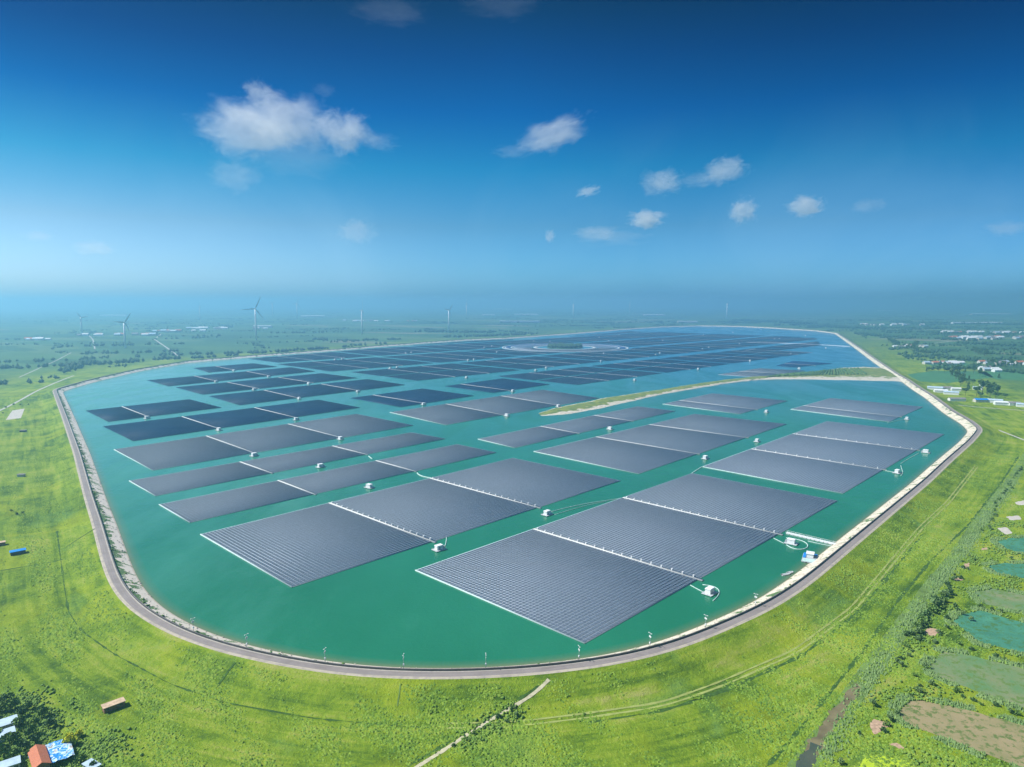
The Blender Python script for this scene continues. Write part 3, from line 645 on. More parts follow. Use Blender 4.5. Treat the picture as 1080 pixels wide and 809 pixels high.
# ------------------------------------------------------------------ inverter stations
def make_station(label, group):
    r = empty('inverter_station', (0, 0, 0)); tag(r, label, 'inverter station', group)
    m = MB()
    for y in (-2.6, 0, 2.6): m.box(-4.6, y - 0.7, -0.35, 4.6, y + 0.7, 0.45, 0)
    m.build('pontoon', M['float'], r)
    d = MB().box(-5, -3.7, 0.47, 5, 3.7, 0.72); d.build('deck', M['float'], r)
    c = MB().box(-2.9, -1.9, 0.74, 2.9, 1.9, 3.9); cab = c.build('cabin', M['white'], r)
    part(MB().box(-3.2, -2.2, 3.92, 3.2, 2.2, 4.25, 0, 0.9).build('roof', M['white']), cab)
    part(MB().box(-1.2, -1.98, 0.9, 0.0, -1.91, 3.0).build('door', M['grey']), cab)
    part(MB().box(2.91, -1.3, 1.4, 2.99, 1.3, 3.0).build('vent_panel', M['dark']), cab)
    t = MB().box(3.3, -1.2, 0.74, 4.7, 1.2, 2.5).tube([(3.6, -.6, 2.5), (3.6, -.6, 3.1)], 0.12).tube([(3.6, .6, 2.5), (3.6, .6, 3.1)], 0.12); t.build('transformer', M['grey'], r)
    g = MB(); P = [(-4.8, -3.5), (4.8, -3.5), (4.8, 3.5), (-4.8, 3.5)]
    for i in range(4):
        (x0, y0), (x1, y1) = P[i], P[(i + 1) % 4]
        for f in (0, .33, .66): g.tube([(x0 + (x1 - x0) * f, y0 + (y1 - y0) * f, 0.72), (x0 + (x1 - x0) * f, y0 + (y1 - y0) * f, 1.85)], 0.05, 4)
        g.tube([(x0, y0, 1.85), (x1, y1, 1.85)], 0.05, 4)
    g.build('railing', M['grey'], r)
    return r
ST = [((749,624),'front station'), ]
near_st = [
 ((748.5,626),'white inverter station off the right edge of the frontmost array',1),
 ((834.5,573.5),'white inverter station beside the gangway, inside a loop of floating hose',1),
 ((463,580),'white inverter station in the channel at the first walkway of the front left array',1),
 ((577,543),'white inverter station in the channel at the second walkway of the front left array',1),
 ((389.5,514.5),'white inverter station in the channel directly behind the front left array',1),
 ((338,492.8),'white inverter station between the two narrow grey strip arrays',1),
 ((268,481),'white inverter station below the first walkway of the full width slate array',1),
 ((359,463.5),'white inverter station below the second walkway of the full width slate array',1),
 ((743.8,484),'white inverter station at the corner where three right hand channels meet',1),
 ((798.3,466),'white inverter station at the upper walkway of the middle array',1),
 ((643.3,453),'white inverter station in the channel between narrow array and middle array',1),
 ((808.3,435),'white inverter station at the end of the short lilac array',1),
 ((946.3,499),'white inverter station at the first walkway of the right shore array',1),
 ((976.3,477.5),'white inverter station at the second walkway of the right shore array',1),
 ((956.3,442.5),'white inverter station at the small lilac array by the right shore bend',1),
 ((588.8,429),'white inverter station just left of the tip of the spit',1),
 ((534.5,439),'white inverter station at the first walkway of the slate array beside the spit',1),
 ((446.8,427),'white inverter station at the dark blue array left of the middle',1),
 ((540.8,413),'white inverter station at the small dark blue array in the middle',1),
 ((230.8,454),'white inverter station at the first walkway of the nearest dark blue array',1),
 ((312.5,443),'white inverter station at the second walkway of the nearest dark blue array',1),
 ((155,441.5),'white inverter station nearest the left shore',1),
 ((315.5,421),'white inverter station under the first walkway of the lowest upper left array',1),
 ((377.5,413.5),'white inverter station under the second walkway of the lowest upper left array',1),
 ((268,411.3),'white inverter station under the first walkway of the middle upper left array',1),
 ((325.5,405),'white inverter station under the second walkway of the middle upper left array',1),
 ((227.8,403),'white inverter station at the first walkway of the furthest left long array',1),
 ((283.5,397.8),'white inverter station at the second walkway of the furthest left long array',1),
 ((246.5,391.3),'white inverter station at the small dark array at the far left end',1),
 ((669.3,401.3),'white inverter station in the open channel right behind the spit',1),
 ((736.5,389.6),'white inverter station on the far field edge above the middle of the spit',1),
 ((842.8,389),'white inverter station between the lilac and dark arrays behind the spit',1),
]
far_st = [(353.5,379.8),(361,379.2),(411.5,388.8),(419,387.9),(428,372.8),(434,372.2),(494,380.2),(500,379.4),(492,398.6),(524,371.9),(565,391),(576,388.4),(634,381.3),(637,373.3),(691.5,374.5),(696,373),(699,359.3),(741,368.4),(747.5,366.8),(791,380.9),(742,353.6),(780,362.9),(834,373.6),(817,357.8),(822,357.6),(871,367.4),(632,356),(642,360),(563,360.3),(580,360.4),(511,366.8),(519,365.2),(773,350.9),(803,347.9),(849.5,354),(653,353.2)]
st0 = None
def put_station(p, label, group, rz):
    global st0
    if st0 is None:
        st0 = make_station(label, group); o = st0
    else: o = copy_tree(st0)
    tag(o, label, 'inverter station', group); o.location = (float(p[0]), float(p[1]), 0); o.rotation_euler = (0, 0, rz); o.scale = (.86, .86, .86); return o
for k, (px, lab, s) in enumerate(near_st):
    put_station(G(*px), lab, 'inverter stations moored at the arrays', AZ + [0, .1, -.08, .05, 0.15][k % 5] + (math.pi / 2 if k % 3 == 1 else 0))
def keep_off(p): return p
for k, px in enumerate(far_st):
    p = G(*px)
    o = put_station(p, 'tiny white inverter station in the hazy far half of the lake', 'far inverter stations', AZ + 0.1 * (k % 3))
# floating hoses and cables
def hose(pts, label, r=0.38, px=True, mat='hose', cat='floating hose', name='floating_hose'):
    Q = np.array([G(*p) for p in pts]) if px else np.array(pts)
    Q = resample(Q, 3.0, closed=False)
    for _ in range(10): Q[1:-1] = (Q[:-2] + 2 * Q[1:-1] + Q[2:]) / 4
    o = MB().tube([(x, y, 0.22) for x, y in Q], r, 5).build(name, M[mat], None, True); tag(o, label, cat, 'floating cable hoses'); return o
hose([(741,617),(747,616),(755,617),(761,620),(762,625),(757,631),(752,634)], 'pale floating hose looping round the station off the frontmost array', 0.3)
hose([(728,617.5),(731,621),(738,624),(744,626)], 'pale grey floating cable from the frontmost array to its station', 0.3)
hose([(829,567.5),(839,567.8),(848,570),(854,573.5),(854,578),(848,581.5),(838,581),(831,578.5),(829.5,575)], 'pale green floating hose looping round the station beside the gangway', 0.35)
hose([(852,571),(862,574),(874,576),(881,577)], 'pale floating cable running beside the gangway to the shore', 0.3)
hose([(816,568),(820,571),(827,573.5)], 'short pale cable from the frontmost array to the gangway station', 0.3)
hose([(581,540),(600,535),(625,530),(645,527.5),(656,525.5)], 'long pale hose crossing the channel between the two front arrays', 0.32)
hose([(585,543),(605,537),(625,531.5),(640,529)], 'second thinner hose in the channel between the two front arrays', 0.22)
hose([(469,577),(472,573),(470,569),(471,566)], 'short hose from the front left array to its station', 0.3)
hose([(440,499),(441,502),(447,503.5),(456.5,504.7)], 'pale float line kinking between strip array and front left array', 0.6)
hose([(388.8,481.3),(392.5,484.3)], 'short float line joining the two narrow strip arrays', 0.6)
hose([(729.6,499.5),(740.5,492.5)], 'float line joining the frontmost array to the right shore array', 0.5)
hose([(933.7,496.5),(941,498),(950,500)], 'pale hose end by the right shore array station', 0.3)
hose([(950,491),(951,495),(953,499),(950,502)], 'curved hose beside the first station of the right shore array', 0.3)
hose([(950,489),(960,483),(969,478)], 'hose along the edge of the right shore array', 0.25)
hose([(936,446),(946,443.5),(953,442.5)], 'hose at the small lilac array by the shore bend', 0.3)
hose([(788,361.2),(810,361.6),(840,362.6),(870,364),(897,365.5)], 'long straight white float line to the far right shore', 1.0, mat='white')
hose([(783,371),(790,369.5),(797,368)], 'short white float line in the far field', 1.2, mat='white')
# gangway from the frontmost array to the shore
g0, g1 = G(829.5, 562.5), G(882, 575); d = (g1 - g0); Lg = float(np.hypot(*d)) ; an = math.atan2(d[1], d[0])
gw = empty('gangway', (*g0, 0), an); tag(gw, 'white floating gangway from the frontmost array to the dam', 'gangway')
b_ = MB(); 
for k in range(int(Lg / 3)): b_.box(k * 3 + 0.2, -1.5, -0.3, k * 3 + 2.8, 1.5, 0.5)
b_.build('pontoon', M['float'], gw); MB().box(0, -1.3, 0.52, Lg, 1.3, 0.8).build('deck', M['white'], gw)
for sgn in (-1, 1):
    r_ = MB()
    for k in range(int(Lg / 3) + 1): r_.tube([(k * 3, sgn * 1.25, 0.8), (k * 3, sgn * 1.25, 1.9)], 0.06, 4)
    r_.tube([(0, sgn * 1.25, 1.9), (Lg, sgn * 1.25, 1.9)], 0.07, 4); r_.build('railing', M['white'], gw)
# work raft and boats by the shore
p = G(854, 590); wr = empty('work_raft', (*p, 0), R(62)); tag(wr, 'flat work raft with white cabin and blue decks moored at the dam', 'raft')
m = MB()
for y in (-3.2, 0, 3.2): m.box(-8, y - 1.1, -0.3, 8, y + 1.1, 0.6)
m.build('pontoon', M['float'], wr); MB().box(-8.3, -4.6, 0.62, 8.3, 4.6, 0.85).build('deck', M['grey'], wr)
cb = MB().box(0.5, -2, 0.87, 5.5, 2, 3.4).build('cabin', M['white'], wr); part(MB().box(0.1, -2.5, 3.42, 6.0, 2.5, 3.65).build('roof', M['white']), cb)
MB().box(6.1, -4.2, 0.87, 7.9, 4.2, 1.5).box(-0.6, 2.6, 0.87, 5.8, 4.3, 1.4).build('blue_tank', M['blue'], wr)
MB().box(-7.8, -4.2, 0.87, -1.5, 4.2, 0.98).build('front_deck', M['hose'], wr)
def boat(px, rz, label, L=6.5):
    r = empty('work_boat', (*G(*px), 0), rz); tag(r, label, 'boat', 'small boats by the dam')
    V = []; st = [(-L / 2, .9), (-L / 4, 1.05), (L / 5, 0.95), (L / 2.6, .55), (L / 2, .06)]
    for x, w in st: V += [(x, -w, .75 + .1 * x / L), (x, -w * .7, -.2), (x, w * .7, -.2), (x, w, .75 + .1 * x / L), (x, w * .75, .65), (x, w * .6, .1), (x, -w * .6, .1), (x, -w * .75, .65)]
    Fs = []
    for k in range(4):
        for j in range(8): Fs.append((k * 8 + j, k * 8 + (j + 1) % 8, k * 8 + 8 + (j + 1) % 8, k * 8 + 8 + j))
    Fs += [tuple(range(8)), tuple(range(39, 31, -1))]
    MB().add(V, Fs).build('hull', M['white'], r); MB().box(-.5, -.7, .35, -.1, .7, .45).box(1, -.6, .35, 1.4, .6, .45).build('bench', M['grey'], r)
    MB().box(-L / 2 - .4, -.2, .3, -L / 2, .2, 1.2).build('outboard_motor', M['dark'], r)
boat((829, 606.5), R(20), 'white open boat nearer the water beside its twin', 6.5)
boat((833.5, 604.5), R(28), 'pale open boat lying closest to the stony shore', 5.5)
# ------------------------------------------------------------------ vegetation
def leaves(nc, rad, n, size, lobes=6, flat=0.8, seed=0):
    """a crown: leaf-clump faces spread through several overlapping lobes"""
    r = np.random.default_rng(seed); L = []
    for k in range(lobes):
        a = r.uniform(0, 2 * math.pi); d = r.uniform(0.1, 0.62) * rad; L.append((math.cos(a) * d, math.sin(a) * d, nc + r.uniform(-0.38, 0.42) * rad * flat, rad * r.uniform(0.38, 0.62)))
    C = []
    for k in range(n):
        l = L[r.integers(len(L))]; v = r.normal(0, 1, 3); v /= np.linalg.norm(v); rr = l[3] * r.uniform(0.45, 1.05)
        C.append((l[0] + v[0] * rr, l[1] + v[1] * rr, l[2] + v[2] * rr * flat))
    C = np.array(C); a = r.normal(0, 1, (n, 3)); a /= np.linalg.norm(a, axis=1)[:, None]; b = r.normal(0, 1, (n, 3)); b -= (b * a).sum(1)[:, None] * a; b /= np.linalg.norm(b, axis=1)[:, None]
    s = size * r.uniform(0.6, 1.4, (n, 1)); V = np.stack([C - a * s, C - b * s * .7 - a * .2 * s, C + a * s, C + b * s * .7 + a * .1 * s], 1).reshape(-1, 3)
    return V, np.arange(n * 4).reshape(n, 4)
def tree(h, rad, mat, seed, nleaf=420, size=None, flat=0.85, poplar=False):
    root = empty('tree', (0, 0, 0)); size = size or rad * 0.17
    r = random.Random(seed); m = MB(); th = h * (0.45 if not poplar else 0.8)
    m.tube([(0, 0, -0.4), (0.1 * r.uniform(-1, 1), 0.1, th * .5), (0.2 * r.uniform(-1, 1), 0.1, th)], [0.03 * h, 0.022 * h, 0.012 * h], 6)
    for k in range(5):
        a = k * 1.26 + r.random(); z = th * r.uniform(.45, .95); m.tube([(0, 0, z), (math.cos(a) * rad * .3, math.sin(a) * rad * .3, z + h * .1), (math.cos(a) * rad * .6, math.sin(a) * rad * .6, z + h * .22)], [0.012 * h, 0.008 * h, 0.004 * h], 4)
    m.build('trunk', M['wood'], root)
    if poplar:
        Vs = []; Fs = []; b = 0
        for q in range(4):
            V, Fc = leaves(h * (0.3 + .19 * q), rad * (0.95 - .16 * q), nleaf // 4, size, 4, 1.0, seed * 9 + q); Vs.append(V); Fs.append(Fc + b); b += len(V)
        V, Fc = np.vstack(Vs), np.vstack(Fs)
    else: V, Fc = leaves(h - rad * flat, rad, nleaf, size, 7, flat, seed)
    part(mk('crown', V, Fc, mat), root); return root
TT = {'round': [tree(7, 3.4, M['leaf'], 1), tree(6, 3.0, M['leaf_dark'], 2), tree(6.5, 3.6, M['leaf'], 3)],
      'yellow': [tree(5.5, 2.9, M['leaf_yellow'], 4, 520)],
      'tall': [tree(17, 5.5, M['leaf_dark'], 5, 500, 1.1), tree(21, 6.5, M['leaf_dark'], 6, 520, 1.2, 1.0), tree(15, 4, M['leaf_dark'], 7, 420, 0.9, poplar=True)],
      'shrub': [tree(2.6, 1.8, M['leaf_dark'], 8, 170, 0.38), tree(2.1, 1.5, M['leaf'], 9, 150, 0.34), tree(3.2, 1.6, M['leaf_blue'], 10, 170, 0.36)]}
USED = set()
def plant(kind, p, z, s, label, cat, group, vi=None, name=None):
    v = TT[kind]; o = v[vi if vi is not None else random.randrange(len(v))]
    if o.name in USED: o = copy_tree(o)
    else: USED.add(o.name)
    if name: o.name = name
    tag(o, label, cat, group); o.location = (float(p[0]), float(p[1]), float(z)); o.rotation_euler = (0, 0, random.uniform(0, 6.28)); o.scale = (s, s, s * random.uniform(.85, 1.15)); return o
PL = []
# bottom left: scrub and trees round the cottages
bl = [(4,742,.9),(14,750,1.1),(22,757,1.0),(30,749,.8),(2,752,1.0),(20,768,1.1),(10,785,1.0),(30,778,1.15),(38,766,.7),(26,790,1.0),(4,798,1.0),(16,801,.9),(32,800,.8),(44,757,1.0),(52,768,1.05),(37,784,.8),(-8,760,1),(-6,780,1.1),(-10,742,1.1),(12,738,.7),(86,806,.8),(100,812,.8)]
bn = ['by the white sheds', 'left of the red roofed cottage', 'at the left edge of the picture']
for k, (u, v, s) in enumerate(bl):
    x, y, z = Gg(u, v); lab = 'dark bushy tree in the thicket ' + (bn[0] if u < 22 and v < 790 else bn[1]) if u < 60 else 'small bushy tree right of the blue tarp roof'
    if (u, v) == (52,768): lab = 'round dark tree standing free at the right end of the thicket'
    plant('round', (x, y), z, s * .78, lab, 'tree', 'trees in the bottom left thicket' if (u < 60 and u != 52) or u > 60 else None, name='tree')
x, y, z = Gg(75, 786); plant('yellow', (x, y), z, 1.0, 'bright yellow green tree right of the blue tarp roof', 'tree', None, name='tree')
x, y, z = Gg(83, 778); o = plant('yellow', (x, y), z, 0.62, 'smaller yellow green bush beside the bright yellow tree', 'tree', None, name='tree')
# shrubs along the canal on the right
cl = resample(np.array([Gg(u, v)[:2] for u, v in [(862,812),(880,790),(900,752),(918,725),(935,703),(950,682),(962,662),(975,645),(992,622),(1005,605),(1022,585)]]), 3.2, closed=False)
for k, p in enumerate(cl):
    if random.random() < (0.62 if k < len(cl) * .35 or k > len(cl) * .8 else 0.2): continue
    q = p + rng.normal(0, 1.7, 2) + np.array([4.5, 0.0]); big = 0.9 + 0.9 * math.exp(-((k - len(cl) * .6) / (len(cl) * .16)) ** 2)
    plant('shrub', q, GZ, random.uniform(.7, 1.15) * big, 'green shrub in the row on the canal bank', 'shrub', 'shrubs in the row along the canal', name='shrub')
for pts, sp in [([(1000,655),(985,680),(975,700),(970,712)], 3.5), ([(960,735),(985,722),(1015,733),(1050,747),(1085,758)], 3.6), ([(1035,640),(1060,648),(1090,658)], 4), ([(985,640),(1010,640),(1025,655)], 5), ([(1040,585),(1060,588),(1090,592)], 5), ([(1012,680),(1045,692),(1085,704)], 4.2), ([(945,748),(940,762),(935,775)], 4), ([(1040,560),(1050,535),(1062,515),(1078,492)], 5)]:
    L_ = resample(np.array([Gg(u, v)[:2] for u, v in pts]), sp, closed=False)
    for p in L_:
        if random.random() < 0.25: continue
        plant('shrub', p + rng.normal(0, 1.2, 2), GZ, random.uniform(.55, 1.0), 'low green shrub on a bank between the fish ponds', 'shrub', 'shrubs on the pond banks', name='shrub')
for u, v, s in [(500,775,.7),(492,781,.8),(510,768,.6),(525,757,.8),(540,748,.9),(545,756,.7),(534,762,.6),(478,787,.6)]:
    x, y, z = Gg(u, v); plant('shrub', (x, y), z, s, 'dark shrub beside the diagonal sandy path', 'shrub', 'shrubs by the diagonal path', name='shrub')
for u, v, s in [(12,540,.9),(18,543,.8),(24,541,.7),(6,430,1.2),(14,427,1.3),(22,428,1.2),(30,427,1.1),(3,436,1.0)]:
    x, y, z = Gg(u, v); plant('shrub', (x, y), z, s, 'lone shrub on the left meadow', 'shrub', 'shrubs scattered on the left meadow', name='shrub')
# trees of the farmstead and the hedges right of the lake
fm = [(1021,412,2,1.1),(1018,417,0,1),(1030,418,0,1.1),(1036,414,1,1.25),(1041,416,1,1.3),(1047,415,1,1.2),(1052,417,1,1.1),(1044,421,0,1.1),(1034,421,0,.9),(1050,422,0,.9),(1060,421,0,.7),(1013,408,0,.8),(1016,403,2,.9),(1022,401,2,.8),(1008,400,0,.7),(1026,406,0,.8)]
for u, v, vi, s in fm:
    x, y, z = Gg(u, v); plant('tall', (x, y), GZ, s, 'tall dark tree in the farmstead grove by the right dam bend', 'tree', 'trees of the farmstead grove', vi, name='tree')
hed = [([(958,368),(968,371),(980,375)], 14), ([(975,392),(990,392.5),(1005,393),(1022,393.5),(1035,394)], 12), ([(937,360),(943,363),(948,366)], 16), ([(1005,396),(1013,400),(1018,405)], 14), ([(1040,383),(1050,386),(1062,388),(1080,386)], 16), ([(1028,371),(1034,374),(1042,376)], 14), ([(966,364),(962,367),(955,367)], 12), ([(1060,372),(1080,374)], 14), ([(1036,397),(1052,399)], 14)]
for pts, sp in hed:
    for p in resample(np.array([G(u, v, GZ) for u, v in pts]), sp, closed=False):
        plant('tall', p + rng.normal(0, 4, 2), GZ, random.uniform(.7, 1.15), 'dark tree in the hedgerows beyond the right dam', 'tree', 'trees of the right hedgerows', name='tree')
for k in TT:
    for o in TT[k]:
        if o.name not in USED and o.get('category') is None:
            o.location = (0, 0, -500)
            for c in CH.get(o.as_pointer(), []): bpy.data.objects.remove(c)
            bpy.data.objects.remove(o)
# far belts of trees: one mass of small crowns
def blobs(C, Rr, Hh):
    n = len(C); base = np.array([(1, 0, .35), (.3, .95, .3), (-.8, .6, .4), (-.8, -.6, .3), (.3, -.95, .4), (0, 0, 1.0), (0.1, 0, -.1)])
    Fb = np.array([(0, 1, 5), (1, 2, 5), (2, 3, 5), (3, 4, 5), (4, 0, 5), (1, 0, 6), (2, 1, 6), (3, 2, 6), (4, 3, 6), (0, 4, 6)])
    a = rng.uniform(0, 6.28, n); ca, sa = np.cos(a), np.sin(a); jit = rng.uniform(.7, 1.3, (n, 7))
    X = base[None, :, 0] * jit * Rr[:, None]; Y = base[None, :, 1] * jit * Rr[:, None]; Z = base[None, :, 2] * Hh[:, None] * rng.uniform(.85, 1.15, (n, 7))
    V = np.stack([C[:, 0:1] + X * ca[:, None] - Y * sa[:, None], C[:, 1:2] + X * sa[:, None] + Y * ca[:, None], GZ + Z], 2)
    return V.reshape(-1, 3), (np.arange(n)[:, None, None] * 7 + Fb[None]).reshape(-1, 3)
C = []; Rr = []; Hh = []
def belt(p0, p1, w, dens, h):
    L_ = np.hypot(*(p1 - p0)); n = max(2, int(L_ * dens)); t = rng.uniform(0, 1, n); d = (p1 - p0) / max(L_, 1); nn = np.array([-d[1], d[0]])
    P = p0 + (p1 - p0) * t[:, None] + nn * rng.normal(0, w, n)[:, None]; P += nn * (8 * np.sin(t * 9))[:, None]
    gap = np.sin(t * rng.uniform(8, 30) + rng.uniform(0, 6)) > (-0.55 if w < 30 and h < 12.5 else -0.9); P = P[gap]
    P = P[dist_shore(P) > 110] if len(P) and np.hypot(*(P[0])) < 6500 else P
    P = P[~inside(P)] if len(P) else P
    for q in P: C.append(q); Rr.append(rng.uniform(.35, .65) * h); Hh.append(rng.uniform(.6, 1.2) * h)
for a, b_, w, dn, h in [((0,389),(60,386.5),10,.12,10),((60,387),(150,381.5),10,.16,11),((150,380.5),(262,375),9,.14,10),((262,373.5),(340,368),10,.14,10),((340,368.5),(470,360),10,.10,9),((90,373),(120,371),8,.08,9),
                        ((335,358),(343,359),10,.15,11),((440,350),(520,351),25,.10,14),((470,356),(560,353),20,.10,12),((780,338),(860,342),25,.12,16),((860,344),(930,348),30,.12,16),((900,352),(960,357),16,.12,13),((940,340),(1090,343),40,.10,15),((950,350),(1060,352),20,.10,13),((1010,362),(1085,366),14,.10,12),((980,357),(1030,360),14,.10,12),((900,346),(1000,347),20,.1,14),((990,376),(1026,381),9,.08,11)]:
    belt(G(*a, GZ), G(*b_, GZ), w * 1.3, dn * 2.2, h + 1.5)
for k in range(900):
    y = rng.uniform(1700, 15000) if k % 3 else rng.uniform(1300, 6500); x = rng.uniform(-0.85, 0.85) * y
    if x < 0 and rng.random() < 0.55 : continue
    c_ = np.array([x, y]); Lb = rng.uniform(80, 520); an = R(28) + (0 if rng.random() < .7 else math.pi / 2) + rng.normal(0, .08)
    d = np.array([math.cos(an), math.sin(an)]) * Lb / 2
    belt(c_ - d, c_ + d, rng.uniform(4, 22), 0.12, rng.uniform(7, 12))
V, Fc = blobs(np.array(C), np.array(Rr), np.array(Hh))
o = mk('treeline', V, Fc, M['belt']); tag(o, 'hazy dark tree belts across the far farmland', kind='stuff')
# islet wood inside the ring
n = 240; a = rng.uniform(0, 6.28, n); r_ = np.sqrt(rng.uniform(0, 1, n)) * 62
V, Fc = blobs(np.c_[RC[0] + np.cos(a) * r_, RC[1] + np.sin(a) * r_], rng.uniform(4, 7, n), rng.uniform(10, 16, n)); V[:, 2] += 3
tag(mk('islet_wood', V, Fc, M['belt']), 'dark green trees covering the islet inside the round array', kind='stuff')
# cover on the spit's rear part
Q = (spA + spB) / 2; n = 1500; i0 = rng.integers(80, 112, n); P_ = spA[i0] * (1 - (f_ := rng.uniform(.15, .65, n))[:, None]) + spB[i0] * f_[:, None]
V, Fc = blobs(P_, rng.uniform(1.5, 3.5, n), rng.uniform(2, 4.5, n)); V[:, 2] += 3.6
tag(mk('spit_undergrowth', V, Fc, M['leaf_dark']), 'dark scrub on the broad end of the spit', kind='stuff')
# grass tufts over the near banks and meadows
def inpoly(P, A):
    x, y = P[:, 0], P[:, 1]; c = np.zeros(len(P), bool)
    for (x0, y0), (x1, y1) in zip(A, np.roll(A, -1, 0)):
        m = (y0 > y) != (y1 > y)
        with np.errstate(divide='ignore', invalid='ignore'): xi = (x1 - x0) * (y - y0) / (y1 - y0) + x0
        c ^= m & (x < xi)
    return c
def clear(P, pad):
    ok = np.ones(len(P), bool)
    for nm, A in POLY:
        if nm == 'crop_patch': continue
        bb = (P[:, 0] > A[:, 0].min()) & (P[:, 0] < A[:, 0].max()) & (P[:, 1] > A[:, 1].min()) & (P[:, 1] < A[:, 1].max()); i = np.where(bb)[0]
        ok[i[inpoly(P[i], A[::2])]] = False
    for nm, A, w in LINES:
        if nm not in ('footpath', 'canal_bed', 'canal_water'): continue
        for q in resample(A, 1.5, closed=False): ok &= ((P[:, 0] - q[0]) ** 2 + (P[:, 1] - q[1]) ** 2) > (w + pad - .4) ** 2
    return ok
def tufts():
    n = 330000; y = 215 + 560 * rng.random(n) ** 1.25; x = rng.uniform(-0.82, 0.82, n) * (y + 60)
    P = np.c_[x, y]; d = np.empty(n); ins = inside(P); P = P[~ins]; d = dist_shore(P); k = d > 19.5; P = P[k]; d = d[k]
    f = (np.sin(P[:, 0] * .045 + 2 * np.sin(P[:, 1] * .03)) + np.sin(P[:, 1] * .06 + 1.7 * np.sin(P[:, 0] * .038)) + 1.1 * np.sin(P[:, 0] * .21 + P[:, 1] * .17) + rng.normal(0, .8, len(P)))
    wet = np.exp(-((d - 46) / 7) ** 2) * 1.2; keep = f + wet > 0.35; P = P[keep]; d = d[keep]; f = (f + wet)[keep]
    k = clear(P, 0.5); P = P[k]; d = d[k]; f = f[k]
    z = np.interp(d, [p[0] for p in PROF], [p[1] for p in PROF]); n = len(P)
    s = rng.uniform(.22, .6, n) * (1 + 0.35 * np.clip(f, 0, 2)); hh = s * rng.uniform(.5, 1.1, n); a = rng.uniform(0, 6.28, n)
    V = []
    for q in range(3): V.append(np.c_[P[:, 0] + np.cos(a + q * 2.09) * s, P[:, 1] + np.sin(a + q * 2.09) * s, z - 0.05])
    V.append(np.c_[P[:, 0] + rng.normal(0, .25, n) * s, P[:, 1] + rng.normal(0, .25, n) * s, z + hh])
    V = np.stack(V, 1).reshape(-1, 3); Fb = np.array([(0, 1, 3), (1, 2, 3), (2, 0, 3)])
    o = mk('grass', V, (np.arange(n)[:, None, None] * 4 + Fb[None]).reshape(-1, 3), M['tuft']); tag(o, 'rough tufts of meadow grass on the banks and fields', kind='stuff')
def tuftmat():
    m, nt, b, _ = newmat('grass_tufts'); g = N(nt, 'ShaderNodeNewGeometry'); P = g.outputs['Position']
    k = math_(nt, 'MULTIPLY_ADD', g.outputs['Random Per Island'], 0.35, math_(nt, 'MULTIPLY_ADD', noise(nt, P, 0.010, 4, .6, .5), 0.45, math_(nt, 'MULTIPLY', noise(nt, P, 0.06, 4, .6), 0.45)))
    nt.links.new(ramp(nt, k, [(0.34, (0.06, 0.13, 0.022)), (0.52, (0.115, 0.205, 0.026)), (0.68, (0.17, 0.265, 0.03)), (0.9, (0.24, 0.31, 0.05))]), b.inputs['Base Color'])
    b.inputs['Roughness'].default_value = 0.9; b.inputs['Specular IOR Level'].default_value = 0.15; return m
M['tuft'] = tuftmat()
tufts()
def undergrowth():
    n = 60000; y = rng.uniform(225, 520, n); x = rng.uniform(150, 430, n); P = np.c_[x, y]
    cx = np.interp(y, CLX[:, 1], CLX[:, 0]); f = np.sin(x * .11 + 2 * np.sin(y * .07)) + np.sin(y * .16 + np.sin(x * .05) * 2) + rng.normal(0, .8, n)
    k = (x > cx + 2) & (f > .75); P = P[k]
    Q = []
    for u, v, r_, m_ in [(18,768,15,700),(30,785,12,500),(2,752,10,350),(45,762,8,250),(88,800,10,300),(72,790,7,150),(110,790,12,160),(20,742,12,300),(520,764,7,120),(500,778,7,120),(540,752,6,90)]:
        c = np.array(Gg(u, v)[:2]); Q.append(c + rng.normal(0, r_ * .45, (m_, 2)))
    P = np.vstack([P] + Q); P = P[clear(P, .3)]; n = len(P); z = gz(P)
    V, Fc = blobs(P, rng.uniform(.3, .95, n), rng.uniform(.35, 1.2, n)); V[:, 2] += np.repeat(z - GZ, 7)
    tag(mk('undergrowth', V, Fc, M['scrub']), 'mixed low scrub between the ponds and round the cottages', kind='stuff')
CLX = np.array([Gg(u, v)[:2] for u, v in [(862,812),(900,752),(935,703),(962,662),(992,622),(1022,585),(1060,530),(1080,500)]])
undergrowth()
